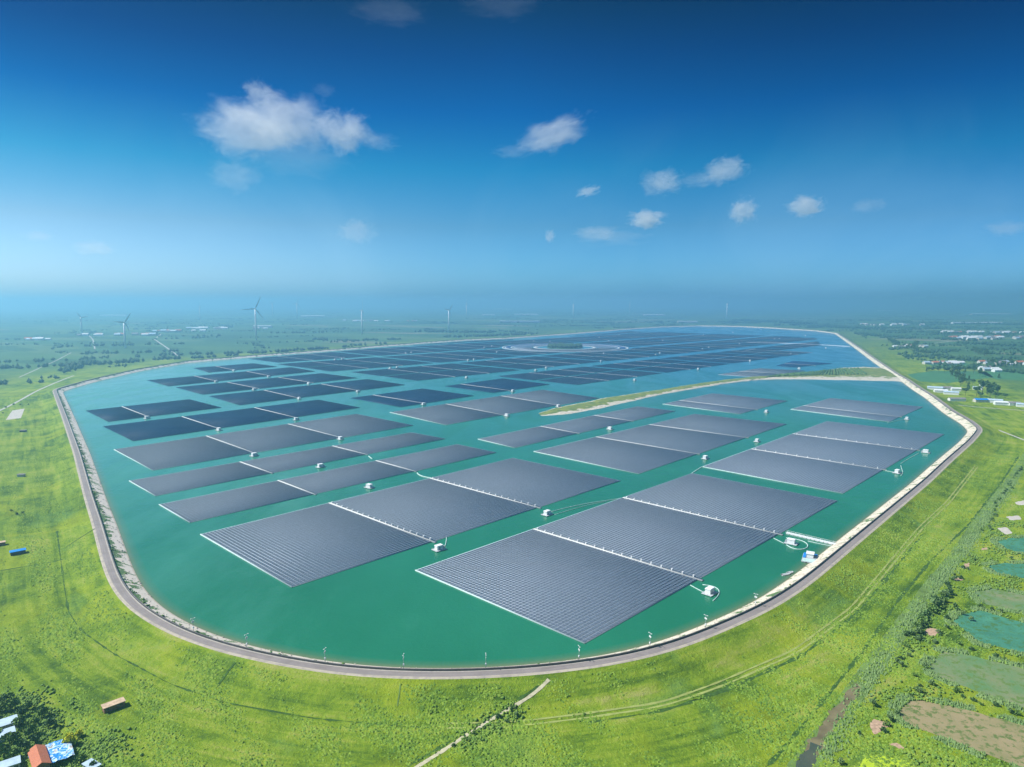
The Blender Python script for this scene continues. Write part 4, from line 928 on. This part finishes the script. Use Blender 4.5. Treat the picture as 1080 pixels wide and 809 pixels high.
def reeds():      # taller reeds in the canal band and low bushes on the shore slope
    C = resample(np.array([Gg(u, v)[:2] for u, v in [(868,800),(890,765),(908,730),(932,694),(962,652),(987,617),(1012,587),(1042,542),(1068,507)]]), 0.09, closed=False)
    C = C[(C[:, 1] > 200) & (np.sin(C[:, 1] * .11) + rng.normal(0, 1, len(C)) > -0.2)]; n = len(C); P = C + rng.normal(0, 2.4, (n, 2)) + np.array([.5, 0]); s = rng.uniform(.25, .6, n)
    E = [P]
    for nm, A in POLY:
        if 'pond' not in nm: continue
        A2 = resample(A, 0.07); c0 = A.mean(0); dr = A2 - c0; dr /= np.hypot(*dr.T)[:, None]
        k = (np.sin(np.arange(len(A2)) * .02 + c0[0]) > -0.5); A2 = (A2 + dr * rng.uniform(.1, 5.0, (len(A2), 1)))[k]; E.append(A2)
    P = np.vstack(E); P = P[clear(P, -1.3)]; n = len(P); s = rng.uniform(.25, .6, n)
    V = []; a = rng.uniform(0, 6.28, n)
    for q in range(3): V.append(np.c_[P[:, 0] + np.cos(a + q * 2.09) * s, P[:, 1] + np.sin(a + q * 2.09) * s, np.full(n, GZ)])
    V.append(np.c_[P, GZ + rng.uniform(.6, 1.7, n)]); V = np.stack(V, 1).reshape(-1, 3)
    Fb = np.array([(0, 1, 3), (1, 2, 3), (2, 0, 3)])
    tag(mk('reeds', V, (np.arange(n)[:, None, None] * 4 + Fb[None]).reshape(-1, 3), M['leaf_blue']), 'grey green reeds along the old canal and the pond banks', kind='stuff')
reeds()
def slope_weeds():
    i0 = rng.integers(0, nS, 6500); x = S[i0, 0]; w = np.clip(0.22 - x / 900.0, 0.02, 1) * (0.5 + 0.5 * np.sin(ARC[i0] * .02 + 2 * np.sin(ARC[i0] * .007)))
    keep = (rng.random(len(i0)) < w) & (S[i0, 1] < 1300); i0 = i0[keep]; n = len(i0)
    d = np.clip(9.4 - np.abs(rng.normal(0, 1.8, n)), 1.5, 9.6); P = S[i0] + NR[i0] * d[:, None] + rng.normal(0, .3, (n, 2)); z = np.interp(d, [0, 10], [0, 4.3])
    V, Fc = blobs(P, rng.uniform(.4, 1.1, n), rng.uniform(.5, 1.3, n)); V[:, 2] += np.repeat(z, 7) - GZ
    tag(mk('slope_weeds', V, Fc, M['leaf']), 'green weeds growing through the stone slope', kind='stuff')
slope_weeds()
def boulders():
    i0 = rng.integers(0, nS, 5200); i0 = i0[S[i0, 1] < 1100]; n = len(i0)
    d = rng.uniform(0.5, 9.3, n); P = S[i0] + NR[i0] * d[:, None] + T[i0] * rng.uniform(-3, 3, (n, 1)); z = np.interp(d, [0, 10], [-.1, 4.2])
    V, Fc = blobs(P, rng.uniform(.25, .8, n), rng.uniform(.25, .6, n)); V[:, 2] += np.repeat(z, 7) - GZ
    tag(mk('riprap_stones', V, Fc, M['rock']), 'loose pale stones on the slope at the water', kind='stuff')
M['rock'] = simple('rock', (0.42, 0.38, 0.30), 0.95, 0.4, 0.6)
boulders()
# ------------------------------------------------------------------ houses
def house(w, l, hgt, wall, roof, label, cat='house', group=None, flat=False, detail=True, name='house', pitch=0.35):
    r = empty(name, (0, 0, 0)); tag(r, label, cat, group)
    part(MB().box(-w / 2, -l / 2, -0.3, w / 2, l / 2, hgt).build('wall', M[wall]), r)
    if flat: rf = MB().box(-w / 2 - .35, -l / 2 - .35, hgt + .003, w / 2 + .35, l / 2 + .35, hgt + .22)
    else:
        ov = .45; x0 = w / 2 + ov; y0 = l / 2 + ov; zr = hgt + w * pitch; t = .16; ze = hgt - ov * pitch * 2 + .05
        V = [(-x0, -y0, ze), (0, -y0, zr), (x0, -y0, ze), (-x0, y0, ze), (0, y0, zr), (x0, y0, ze)]; V += [(x, y, z + t) for x, y, z in V]
        rf = MB().add(V, [(6, 7, 10, 9), (7, 8, 11, 10), (1, 0, 3, 4), (2, 1, 4, 5), (0, 6, 9, 3), (8, 2, 5, 11), (0, 1, 7, 6), (1, 2, 8, 7), (4, 3, 9, 10), (5, 4, 10, 11)])
        g = MB().add([(-w / 2, -l / 2 + .01, hgt), (w / 2, -l / 2 + .01, hgt), (0, -l / 2 + .01, zr - .05), (-w / 2, l / 2 - .01, hgt), (w / 2, l / 2 - .01, hgt), (0, l / 2 - .01, zr - .05)], [(0, 1, 2), (4, 3, 5)])
        part(MB().add(g.V[:3], [(0, 1, 2)]).build('gable', M[wall]), r); part(MB().add(g.V[3:], [(1, 0, 2)]).build('gable', M[wall]), r)
    part(rf.build('roof', M[roof]), r)
    if detail:
        part(MB().box(-w / 2 - .06, -.5, 0, -w / 2 - .003, .5, 2.1).build('door', M['wood']), r)
        for s in (-1, 1):
            part(MB().box(s * (w / 2 + .003), -l * .32 - .6, 1.0, s * (w / 2 + .05), -l * .32 + .6, 2.1).build('window', M['glass']), r)
            part(MB().box(s * (w / 2 + .003), l * .32 - .6, 1.0, s * (w / 2 + .05), l * .32 + .6, 2.1).build('window', M['glass']), r)
    return r
def put(o, u, v, rz):
    x, y, z = Gg(u, v); o.location = (x, y, z); o.rotation_euler = (0, 0, rz); return o
put(house(3.5, 7.9, 2.3, 'brick', 'tan_roof', 'small brick hut with a flat tan roof alone on the meadow', 'hut', flat=True, name='brick_hut'), 120, 747, R(-46))
put(house(4.8, 13, 3.3, 'brick', 'red_roof', 'brick cottage with an orange red tiled roof at the bottom left', name='cottage', pitch=.28), 42, 807, R(42))
put(house(5.5, 9, 2.8, 'plaster', 'tin', 'white shed at the left edge, the upper of two', 'shed', flat=True, name='shed'), 4, 769, R(-49))
put(house(5, 9, 2.6, 'plaster', 'tin', 'white shed at the left edge, the lower of two', 'shed', flat=True, name='shed'), 1, 781, R(-49))
put(house(4.5, 7, 2.6, 'plaster', 'tin', 'white roofed shed at the bottom edge left of the cottage', 'shed', flat=True, name='shed'), 9, 812, R(-52))
put(house(3.0, 6.0, 2.2, 'plaster', 'tin', 'small pale shed at the bottom edge right of the cottage', 'shed', flat=True, name='shed'), 97, 812, R(60))
# courtyard with blue tarps and things on it
x, y, z = Gg(60.5, 800)
cy_ = empty('blue_canopy', (x, y, z), R(40)); tag(cy_, 'blue and white tarp roof behind the red roofed cottage', 'canopy')
V = []; nx, ny = 12, 16
for a in range(nx + 1):
    for b_ in range(ny + 1): V.append((-4.5 + 9.5 * a / nx, -6 + 14 * b_ / ny, 2.6 + .12 * math.sin(a * 1.3 + b_ * .8) + .1 * rng.normal()))
Fs = [(a * (ny + 1) + b_, (a + 1) * (ny + 1) + b_, (a + 1) * (ny + 1) + b_ + 1, a * (ny + 1) + b_ + 1) for a in range(nx) for b_ in range(ny)]
m_, nt_, b2, _ = newmat('tarp_blue_white'); P_ = pos(nt_)
nt_.links.new(ramp(nt_, noise(nt_, P_, .38, 3, .6, 1.5), [(0.46, (.03, .25, .65)), (0.50, (.30, .55, .72)), (.56, (.62, .72, .76)), (.68, (.30, .26, .22))]), b2.inputs['Base Color'])
part(mk('tarp', V, Fs, m_), cy_)
part(MB().box(-8.5, 5.2, 2.5, -4.6, 8.4, 2.75).box(-8.5, 3.0, 2.3, -6.6, 5.1, 2.5).build('blue_sheet', M['blue']), cy_)
for sx, sy in ((-4.3, -5.8), (4.8, -5.8), (-4.3, 7.8), (4.8, 7.8)): part(MB().tube([(sx, sy, 0), (sx, sy, 2.6)], .07, 5).build('post', M['grey']), cy_)
put(house(4.4, 8.5, 2.3, 'dark', 'blue', 'dark hut with a bright blue roof on the left meadow', 'hut', flat=True, name='hut', detail=False), 19, 584, R(-50))
put(house(3.5, 5, 2.2, 'brick', 'tan_roof', 'brown hut cut by the left edge near the blue roofed hut', 'hut', flat=True, name='hut', detail=False), 1, 575, R(-50))
put(house(4, 7, 2.3, 'dark', 'grey_roof', 'dark roofed shed on the left meadow below the pale plot', 'shed', flat=True, name='shed', detail=False), 24.5, 455.5, R(-85))
put(house(3.5, 6, 2.2, 'plaster', 'grey_roof', 'small grey shed midway down the left meadow', 'shed', flat=True, name='shed', detail=False), 22.5, 502.5, R(-85))
# farmstead at the right dam bend
fs = [(986,411,12,26,'white farm shed at the left end of the farmstead'),(992,414,10,22,'second white farm shed of the farmstead'),(998,411,12,20,'white farm shed behind the second one'),(1003,416,11,24,'white farm shed left of the dark round tree'),(1008,412,9,16,'small white farm shed behind the dark round tree'),
      (1009,423,9,26,'long low white shed along the farm lane'),(1031,411,10,16,'white house between the two tree groups'),(1037,407,9,12,'pale house behind the grove'),(1034,424,10,20,'light blue roofed shed before the grove'),(1049,424.5,10,22,'long white shed before the grove'),(1058,427,10,26,'largest white shed at the right end of the farmstead'),(1069,427.5,10,18,'white shed beyond the right end of the grove'),(1078,429,10,16,'farm shed cut by the right picture edge')]
for k, (u, v, w, l, lab) in enumerate(fs):
    put(house(w, l, 4.5, 'white' if k != 8 else 'plaster', ['tin', 'white', 'grey_roof'][k % 3] if k != 8 else 'blue', lab, 'shed', 'buildings of the farmstead', name='farm_shed', detail=False, pitch=.18), u, v, R(60 + 12 * (k % 3)))
# villages: small far houses
hs = None; roofs = ['red_roof', 'white', 'grey_roof', 'white', 'tin']; src = []
for k in range(5): src.append(house(9 + k % 3, 15 + 2 * (k % 2), 4.2, ['plaster', 'white'][k % 2], roofs[k], '', 'house', None, detail=False, name='village_house', pitch=.3))
vill = [((958,366),120,70,12,'right of the dam near the first hedge'),((998,384),110,60,12,'beyond the right hedgerow'),((1038,391),60,40,6,'among the trees above the farmstead'),((1062,384),130,70,14,'at the right edge above the farmstead'),((1062,357.5),520,120,40,'in the long village row at the far right'),((1040,351.5),420,150,20,'in the far village behind the long row'),((938,343),420,200,20,'in the village beyond the far right dam corner'),((120,354),420,90,16,'in the village behind the left wind turbine'),((185,350),300,90,12,'in the village right of the left wind turbine'),((240,347),500,120,16,'in the village at the foot of the large turbine'),((400,339),700,220,14,'in the distant village left of centre'),((25,359),200,60,6,'in the hamlet at the far left')]
used = False; nhouse = 0
for (u, v), sx_, sy_, n, where in vill:
    c_ = G(u, v, GZ)
    for k in range(n):
        s_ = src[rng.integers(5)]
        if s_.get('placed'): o = copy_tree(s_)
        else: o = s_; o['placed'] = 1
        if 'placed' in o.keys() and o is not s_: del o['placed']
        tag(o, 'small pale house ' + where, 'house', 'houses ' + where)
        p = c_ + np.array([rng.uniform(-.5, .5) * sx_, rng.uniform(-.5, .5) * sy_]); p[1] = c_[1] + round((p[1] - c_[1]) / 28) * 28
        o.location = (float(p[0]), float(p[1]), GZ); o.rotation_euler = (0, 0, R(90) + rng.normal(0, .06) + R(8)); sc_ = rng.uniform(.85, 1.4) * (1 + (c_[1] > 3000) * .5); o.scale = (sc_, sc_, sc_)
for s_ in src:
    if 'placed' in s_.keys(): del s_['placed']
wh = [(530,326.5,420,110,'white domed hall on the far horizon left of centre'),(555,332.5,300,60,'long white warehouse row left of centre, the upper'),(548,340.3,330,50,'long white warehouse nearest the far dam'),(515,333,160,50,'short white warehouse left of the long ones'),(330,334.3,260,60,'white warehouse beyond the large wind turbine'),(120,333.5,300,50,'pale warehouse at the left horizon'),(690,333,260,50,'white warehouse right of centre on the plain'),(725,340.4,160,30,'thin white hall right behind the far dam'),(1045,332,520,50,'long white greenhouse block at the far right'),(935,328,340,50,'pale warehouse on the right horizon'),(1030,341.8,380,30,'white greenhouse strip in the right farmland'),(277,345.6,120,30,'pale hall beside the large wind turbine'),(975,325,300,60,'faint pale block on the right horizon')]
for u, v, w, d_, lab in wh:
    put(house(d_, w, 12, 'white', 'white', lab, 'warehouse', 'far warehouses', name='warehouse', detail=False, pitch=.08), u, v, R(90))
# ------------------------------------------------------------------ wind turbines
def turbine(u, vb, vh, ang, label, yaw=0.0, uh=None, blade=0.46):
    p = G(u, vb, GZ); D = np.hypot(*p)
    # hub height from the pixel of the hub
    Y = -(vh - 404.5) / F; el = (-math.sin(PITCH) + Y * math.cos(PITCH)) / (math.cos(PITCH) + Y * math.sin(PITCH)); hub = H + el * p[1] - GZ
    hub = min(hub, 160); r = empty('wind_turbine', (*p, GZ), math.atan2(-p[0], p[1]) + yaw); tag(r, label, 'wind turbine', 'wind turbines on the plain beyond the lake')
    wsc = 1.0 + D / 6500.0
    part(MB().tube([(0, 0, 0), (0, 0, hub * .5), (0, 0, hub - 2)], [3.0 * wsc, 2.3 * wsc, 1.5 * wsc], 12).build('tower', M['turbine'], None, True), r)
    part(MB().box(-2.2, -4, hub - 2, 2.2, 9, hub + 2.2, 0, .9).build('nacelle', M['turbine']), r)
    part(MB().tube([(0, -7.2, hub), (0, -5.5, hub), (0, -4, hub)], [.3, 1.9, 2.1], 10).build('hub', M['turbine'], None, True), r)
    BL = min(hub * blade, 232 - hub - GZ)
    for k in range(3):
        a = R(ang + 120 * k); ca, sa = math.sin(a), math.cos(a); V = []; st = [(0, 1.3), (.12, 2.6), (.22, 3.4), (.5, 2.2), (.8, 1.3), (1, .35)]
        for f, w in st:
            w *= .62 * wsc; cx, cz = ca * BL * f, hub + sa * BL * f; px_, pz_ = sa, -ca
            V += [(cx + px_ * w, -5.9, cz + pz_ * w), (cx, -6.3, cz), (cx - px_ * w, -5.9, cz - pz_ * w), (cx, -5.5, cz)]
        Fs = [(i * 4 + j, i * 4 + (j + 1) % 4, i * 4 + 4 + (j + 1) % 4, i * 4 + 4 + j) for i in range(5) for j in range(4)] + [(3, 2, 1, 0), (20, 21, 22, 23)]
        part(MB().add(V, Fs).build('blade', M['turbine']), r)
    return r
turbine(270.5,358.5,325.5, 25,'tallest looking white wind turbine left of centre, blades spread wide',0.2)
turbine(132.5,367,340, 35,'white wind turbine nearest the left side with one blade up right',0.5)
turbine(86.5,351,335, -40,'faint wind turbine furthest left on the plain',0.5)
turbine(313.5,335.5,320, 20,'small far wind turbine right of the tall one',0.6)
turbine(287.5,333.5,320, 50,'very faint wind turbine just right behind the tall one',0.8)
turbine(382,352,327.5, 0,'white wind turbine edge on, between the tall one and the centre',1.35)
turbine(473.5,347.7,327.3, 40,'white wind turbine left of centre behind the far dam',0.9)
turbine(492,336,320, 5,'far wind turbine right next to the one behind the far dam',1.2)
turbine(604.5,335,321, 0,'edge on wind turbine right of the picture centre',1.4)
turbine(766.5,335.6,320.3, 0,'rightmost wind turbine above the far dam',1.4)
turbine(211,337,323, 0,'barely visible wind turbine in the haze left of the tall one',1.3)
turbine(664,330,319, 30,'barely visible wind turbine in the haze right of centre',1.0)
# ------------------------------------------------------------------ lamp posts on the crest
def post(u, vb, label):
    best = None; x, y = G(u, vb, 4.4); i_ = int(np.argmin(((S + NR * 9.3 - np.array([x, y])) ** 2).sum(1))); q = S[i_] + NR[i_] * 9.2
    r = empty('lamp_post', (*q, 4.0), math.atan2(NR[i_][1], NR[i_][0])); tag(r, label, 'lamp post', 'lamp posts on the water side of the dam')
    if POSTS:
        for ch in POSTS[0]: c = ch.copy(); COL.objects.link(c); c.parent = r
        return
    a = MB().tube([(0, 0, 0), (0, 0, 7.6)], [.13, .08], 6).build('pole', M['grey'], None, True)
    b = MB().tube([(-.9, 0, 7.3), (.9, 0, 7.5)], .06, 5).box(-1.3, -.15, 7.25, -.8, .15, 7.4).box(.8, -.15, 7.42, 1.3, .15, 7.57).build('lamp_arm', M['white'])
    c = MB().box(-.75, -.06, 5.3, .75, .06, 6.1).build('solar_plate', M['white']); d = MB().box(-.3, -.3, 2.2, .3, .3, 3.0).build('battery_box', M['white']); e = MB().box(-.4, -.4, -.4, .4, .4, .35).build('footing', M['concrete'])
    for q_ in (a, b, c, d, e): q_.parent = r
    POSTS.append((a, b, c, d, e))
POSTS = []
for (u, v), w_ in zip([(208,664),(267,682),(341,698),(425,707.5),(516,708.5),(605,697.5),(684.5,680.5),(751,663),(805,640)], ['first', 'second', 'third', 'fourth', 'fifth', 'sixth', 'seventh', 'eighth', 'ninth']):
    post(u, v, 'thin lamp post on the dam, %s from the left along the near bend' % w_)
# ------------------------------------------------------------------ clouds: bodies of drifting vapour, far outside the haze
def cloudmat(dens, thr, sc):
    m = bpy.data.materials.new('cloud_vapour'); m.use_nodes = True; nt = m.node_tree; nt.nodes.clear(); out = nt.nodes.new('ShaderNodeOutputMaterial')
    pv = nt.nodes.new('ShaderNodeVolumePrincipled'); tc = N(nt, 'ShaderNodeTexCoord'); oi = N(nt, 'ShaderNodeObjectInfo')
    P = tc.outputs['Object']; ln = N(nt, 'ShaderNodeVectorMath', operation='LENGTH'); nt.links.new(P, ln.inputs[0])
    ad = N(nt, 'ShaderNodeVectorMath', operation='ADD'); cb = N(nt, 'ShaderNodeCombineXYZ'); 
    rs = math_(nt, 'MULTIPLY', oi.outputs['Random'], 40.0); nt.links.new(rs, cb.inputs[0]); nt.links.new(cb.outputs[0], ad.inputs[1]); nt.links.new(P, ad.inputs[0])
    f = noise(nt, ad.outputs[0], sc, 8, 0.66, 0.5)
    k = math_(nt, 'SUBTRACT', math_(nt, 'MULTIPLY_ADD', math_(nt, 'SUBTRACT', 1.0, ln.outputs['Value']), 0.85, math_(nt, 'MULTIPLY', f, 1.55)), thr)
    d = math_(nt, 'MULTIPLY', math_(nt, 'MULTIPLY', k, 5.0, clamp=True), dens)
    nt.links.new(d, pv.inputs['Density']); pv.inputs['Color'].default_value = (0.95, 0.97, 1, 1); pv.inputs['Anisotropy'].default_value = 0.2
    nt.links.new(pv.outputs[0], out.inputs['Volume']); m.cycles.volume_step_rate = 0.4; return m
CM = [cloudmat(0.0020, 1.13, 2.5), cloudmat(0.0031, 1.12, 2.4), cloudmat(0.00055, 1.05, 2.4), cloudmat(0.00016, 1.10, 2.4)]
def cloud(u, v, wpx, hpx, kind, label, alt=1500.0, tilt=0.0):
    Y = -(v - 404.5) / F; X = (u - 540) / F; fw = math.cos(PITCH) + Y * math.sin(PITCH); up = -math.sin(PITCH) + Y * math.cos(PITCH)
    t = (alt - H) / up; t = min(t, 14000.0); c = (X * t, fw * t, H + up * t)
    bm_ = CLM.copy() if False else CLM
    o = bpy.data.objects.new('cloud', CLS[kind]); COL.objects.link(o); o.location = c; sx = wpx / F * t * .5; sz = hpx / F * t * .5
    o.scale = (sx, min(sx * .7, 900), sz); o.rotation_euler = (0, tilt, math.atan2(-X, fw)); tag(o, label, kind='stuff'); return o
import bmesh
CLS = []
for k in range(4):
    me = bpy.data.meshes.new('cloud'); bm = bmesh.new(); bmesh.ops.create_icosphere(bm, subdivisions=3, radius=1.0); bm.to_mesh(me); bm.free(); me.materials.append(CM[k]); CLS.append(me)
CLM = CLS[0]
cloud(262,135,155,100,0,'broad grey white cumulus cloud at the left',1500)
cloud(300,128,150,95,0,'middle swell of the broad left cloud')
cloud(362,138,95,75,1,'right tail of the broad left cloud')
cloud(272,98,50,45,1,'tuft on top of the broad left cloud')
cloud(250,185,80,50,2,'faint veil below the broad left cloud')
cloud(583,142,125,50,0,'slanting white cloud right of centre',1500, R(-20))
cloud(698,192,70,46,0,'left one of two joined small clouds'); cloud(765,180,82,48,0,'right one of two joined small clouds',1500, R(-8))
cloud(620,202,42,18,1,'thin small wisp below the slanting cloud',1500,R(-15)); cloud(785,222,46,44,1,'small upright cloud under the joined pair'); cloud(682,231,60,32,1,'small faint cloud low right of centre')
cloud(850,217,58,38,1,'faint small cloud further right'); cloud(580,249,18,24,1,'tiny cloud puff low over the horizon'); cloud(628,246,70,22,2,'thin low streak of cloud'); cloud(376,245,60,40,2,'faint small cloud low at centre left')
cloud(310,165,210,70,3,'soft veil hanging under the broad left cloud'); cloud(400,150,60,26,2,'torn wisp trailing right of the broad left cloud'); cloud(540,160,60,20,2,'small wisp at the lower end of the slanting cloud'); cloud(735,190,60,26,2,'thin vapour joining the pair of small clouds'); cloud(645,250,120,30,3,'broad faint streak low at centre right')
cloud(100,262,60,24,2,'faint low cloud at the left'); cloud(40,249,40,16,2,'faint low streak at the far left'); cloud(915,217,50,24,2,'faint low cloud at the right'); cloud(1062,241,60,24,2,'faint low cloud at the right edge')
cloud(410,12,130,40,3,'thin dark wisp at the top edge',2600); cloud(530,5,130,30,3,'second thin wisp at the top edge',2600); cloud(342,95,36,22,2,'loose shred above the broad cloud')
# ------------------------------------------------------------------ sky, sun, haze, camera
SUN_AZ = np.array([-1.0, 0.0]); SUN_AZ /= np.hypot(*SUN_AZ); SUN_EL = R(47)
sdir = Vector((SUN_AZ[0] * math.cos(SUN_EL), SUN_AZ[1] * math.cos(SUN_EL), math.sin(SUN_EL)))
L = bpy.data.lights.new('sun', 'SUN'); L.energy = 4.6; L.angle = R(0.53); L.color = (1.0, 0.97, 0.92)
lo = bpy.data.objects.new('sun', L); COL.objects.link(lo); lo.rotation_euler = sdir.to_track_quat('Z', 'Y').to_euler(); lo.location = (0, 0, 900)
W = bpy.data.worlds.new('World'); SC.world = W; W.use_nodes = True; nt = W.node_tree; nt.nodes.clear()
sky = N(nt, 'ShaderNodeTexSky', sky_type='NISHITA'); sky.sun_disc = False; sky.sun_elevation = SUN_EL
sky.sun_rotation = math.atan2(sdir.x, sdir.y); sky.altitude = 100; sky.air_density = 1.0; sky.dust_density = 1.2; sky.ozone_density = 2.0
bg = N(nt, 'ShaderNodeBackground'); bg.inputs[1].default_value = 0.10; wo = N(nt, 'ShaderNodeOutputWorld')
tc = N(nt, 'ShaderNodeTexCoord'); sp = N(nt, 'ShaderNodeSeparateXYZ'); nt.links.new(tc.outputs['Generated'], sp.inputs[0])
el = math_(nt, 'MULTIPLY', sp.outputs[2], 1.0)
grade = ramp(nt, el, [(0.0,(.25,.76,1.40)),(.03,(.27,.73,1.30)),(.105,(.18,.51,.79)),(.182,(.04,.46,.71)),(.254,(.004,.29,.61)),(.321,(.003,.19,.425)),(.377,(.003,.13,.25)),(.46,(.05,.2,.4)),(.65,(.3,.55,.8)),(1.0,(.5,.75,1.0))])
c = mix(nt, 1.0, sky.outputs[0], grade, 'MULTIPLY')
xs = math_(nt, 'MULTIPLY_ADD', sp.outputs[0], 0.5, 0.5)
lowr = ramp(nt, xs, [(0.22, (2.3, 1.30, 1.10)), (0.5, (1.0, 1.0, 1.0)), (0.78, (0.78, 0.84, 0.92))])
hir = ramp(nt, xs, [(0.22, (0.6, 0.68, 0.74)), (0.5, (1.0, 1.0, 1.0)), (0.78, (0.5, 0.60, 0.62))])
side = mix(nt, math_(nt, 'MULTIPLY_ADD', sp.outputs[2], 4.5, -0.45, clamp=True), lowr, hir)
c = mix(nt, 1.0, c, side, 'MULTIPLY')
ve = noise(nt, tc.outputs['Generated'], 3.2, 5, 0.6, 0.8)
c = mix(nt, math_(nt, 'MULTIPLY', ramp(nt, ve, [(0.45, (0, 0, 0)), (0.75, (1, 1, 1))]), math_(nt, 'MULTIPLY_ADD', sp.outputs[2], -1.0, 0.26, clamp=True)), c, (2.4, 4.4, 6.0))
nt.links.new(c, bg.inputs[0]); nt.links.new(bg.outputs[0], wo.inputs[0])
# haze: one closed box of even pale air round everything on the ground
hb = MB(); HB = 62000.0; hb.box(-HB, -HB + 4000, GZ - 1.0, HB, HB + 4000, 236.0)
hz = hb.build('haze', []); tag(hz, kind='stuff')
hm = bpy.data.materials.new('haze_air'); hm.use_nodes = True; hn = hm.node_tree; hn.nodes.clear()
ho = hn.nodes.new('ShaderNodeOutputMaterial'); pv = hn.nodes.new('ShaderNodeVolumePrincipled')
pv.inputs['Color'].default_value = (0.33, 0.72, 0.98, 1); pv.inputs['Density'].default_value = 2.1e-4; pv.inputs['Anisotropy'].default_value = 0.45
hn.links.new(pv.outputs[0], ho.inputs['Volume']); hz.data.materials.append(hm)
cam = bpy.data.cameras.new('camera'); co = bpy.data.objects.new('camera', cam); COL.objects.link(co)
co.location = (0, 0, H); co.rotation_euler = (R(90) - PITCH, 0, 0); cam.lens = 24.0; cam.sensor_width = 36.0; cam.sensor_fit = 'HORIZONTAL'
cam.clip_start = 1.0; cam.clip_end = 200000.0; SC.camera = co
SC.view_settings.view_transform = 'Standard'; SC.view_settings.look = 'None'; SC.view_settings.gamma = 1.0
SC.view_settings.exposure = 0.67; SC.view_settings.use_curve_mapping = False
SC.render.engine = 'CYCLES'; cy = SC.cycles
cy.max_bounces = 4; cy.diffuse_bounces = 2; cy.glossy_bounces = 2; cy.transparent_max_bounces = 8; cy.volume_bounces = 1
cy.use_denoising = True; cy.sample_clamp_indirect = 4.0; cy.use_adaptive_sampling = True
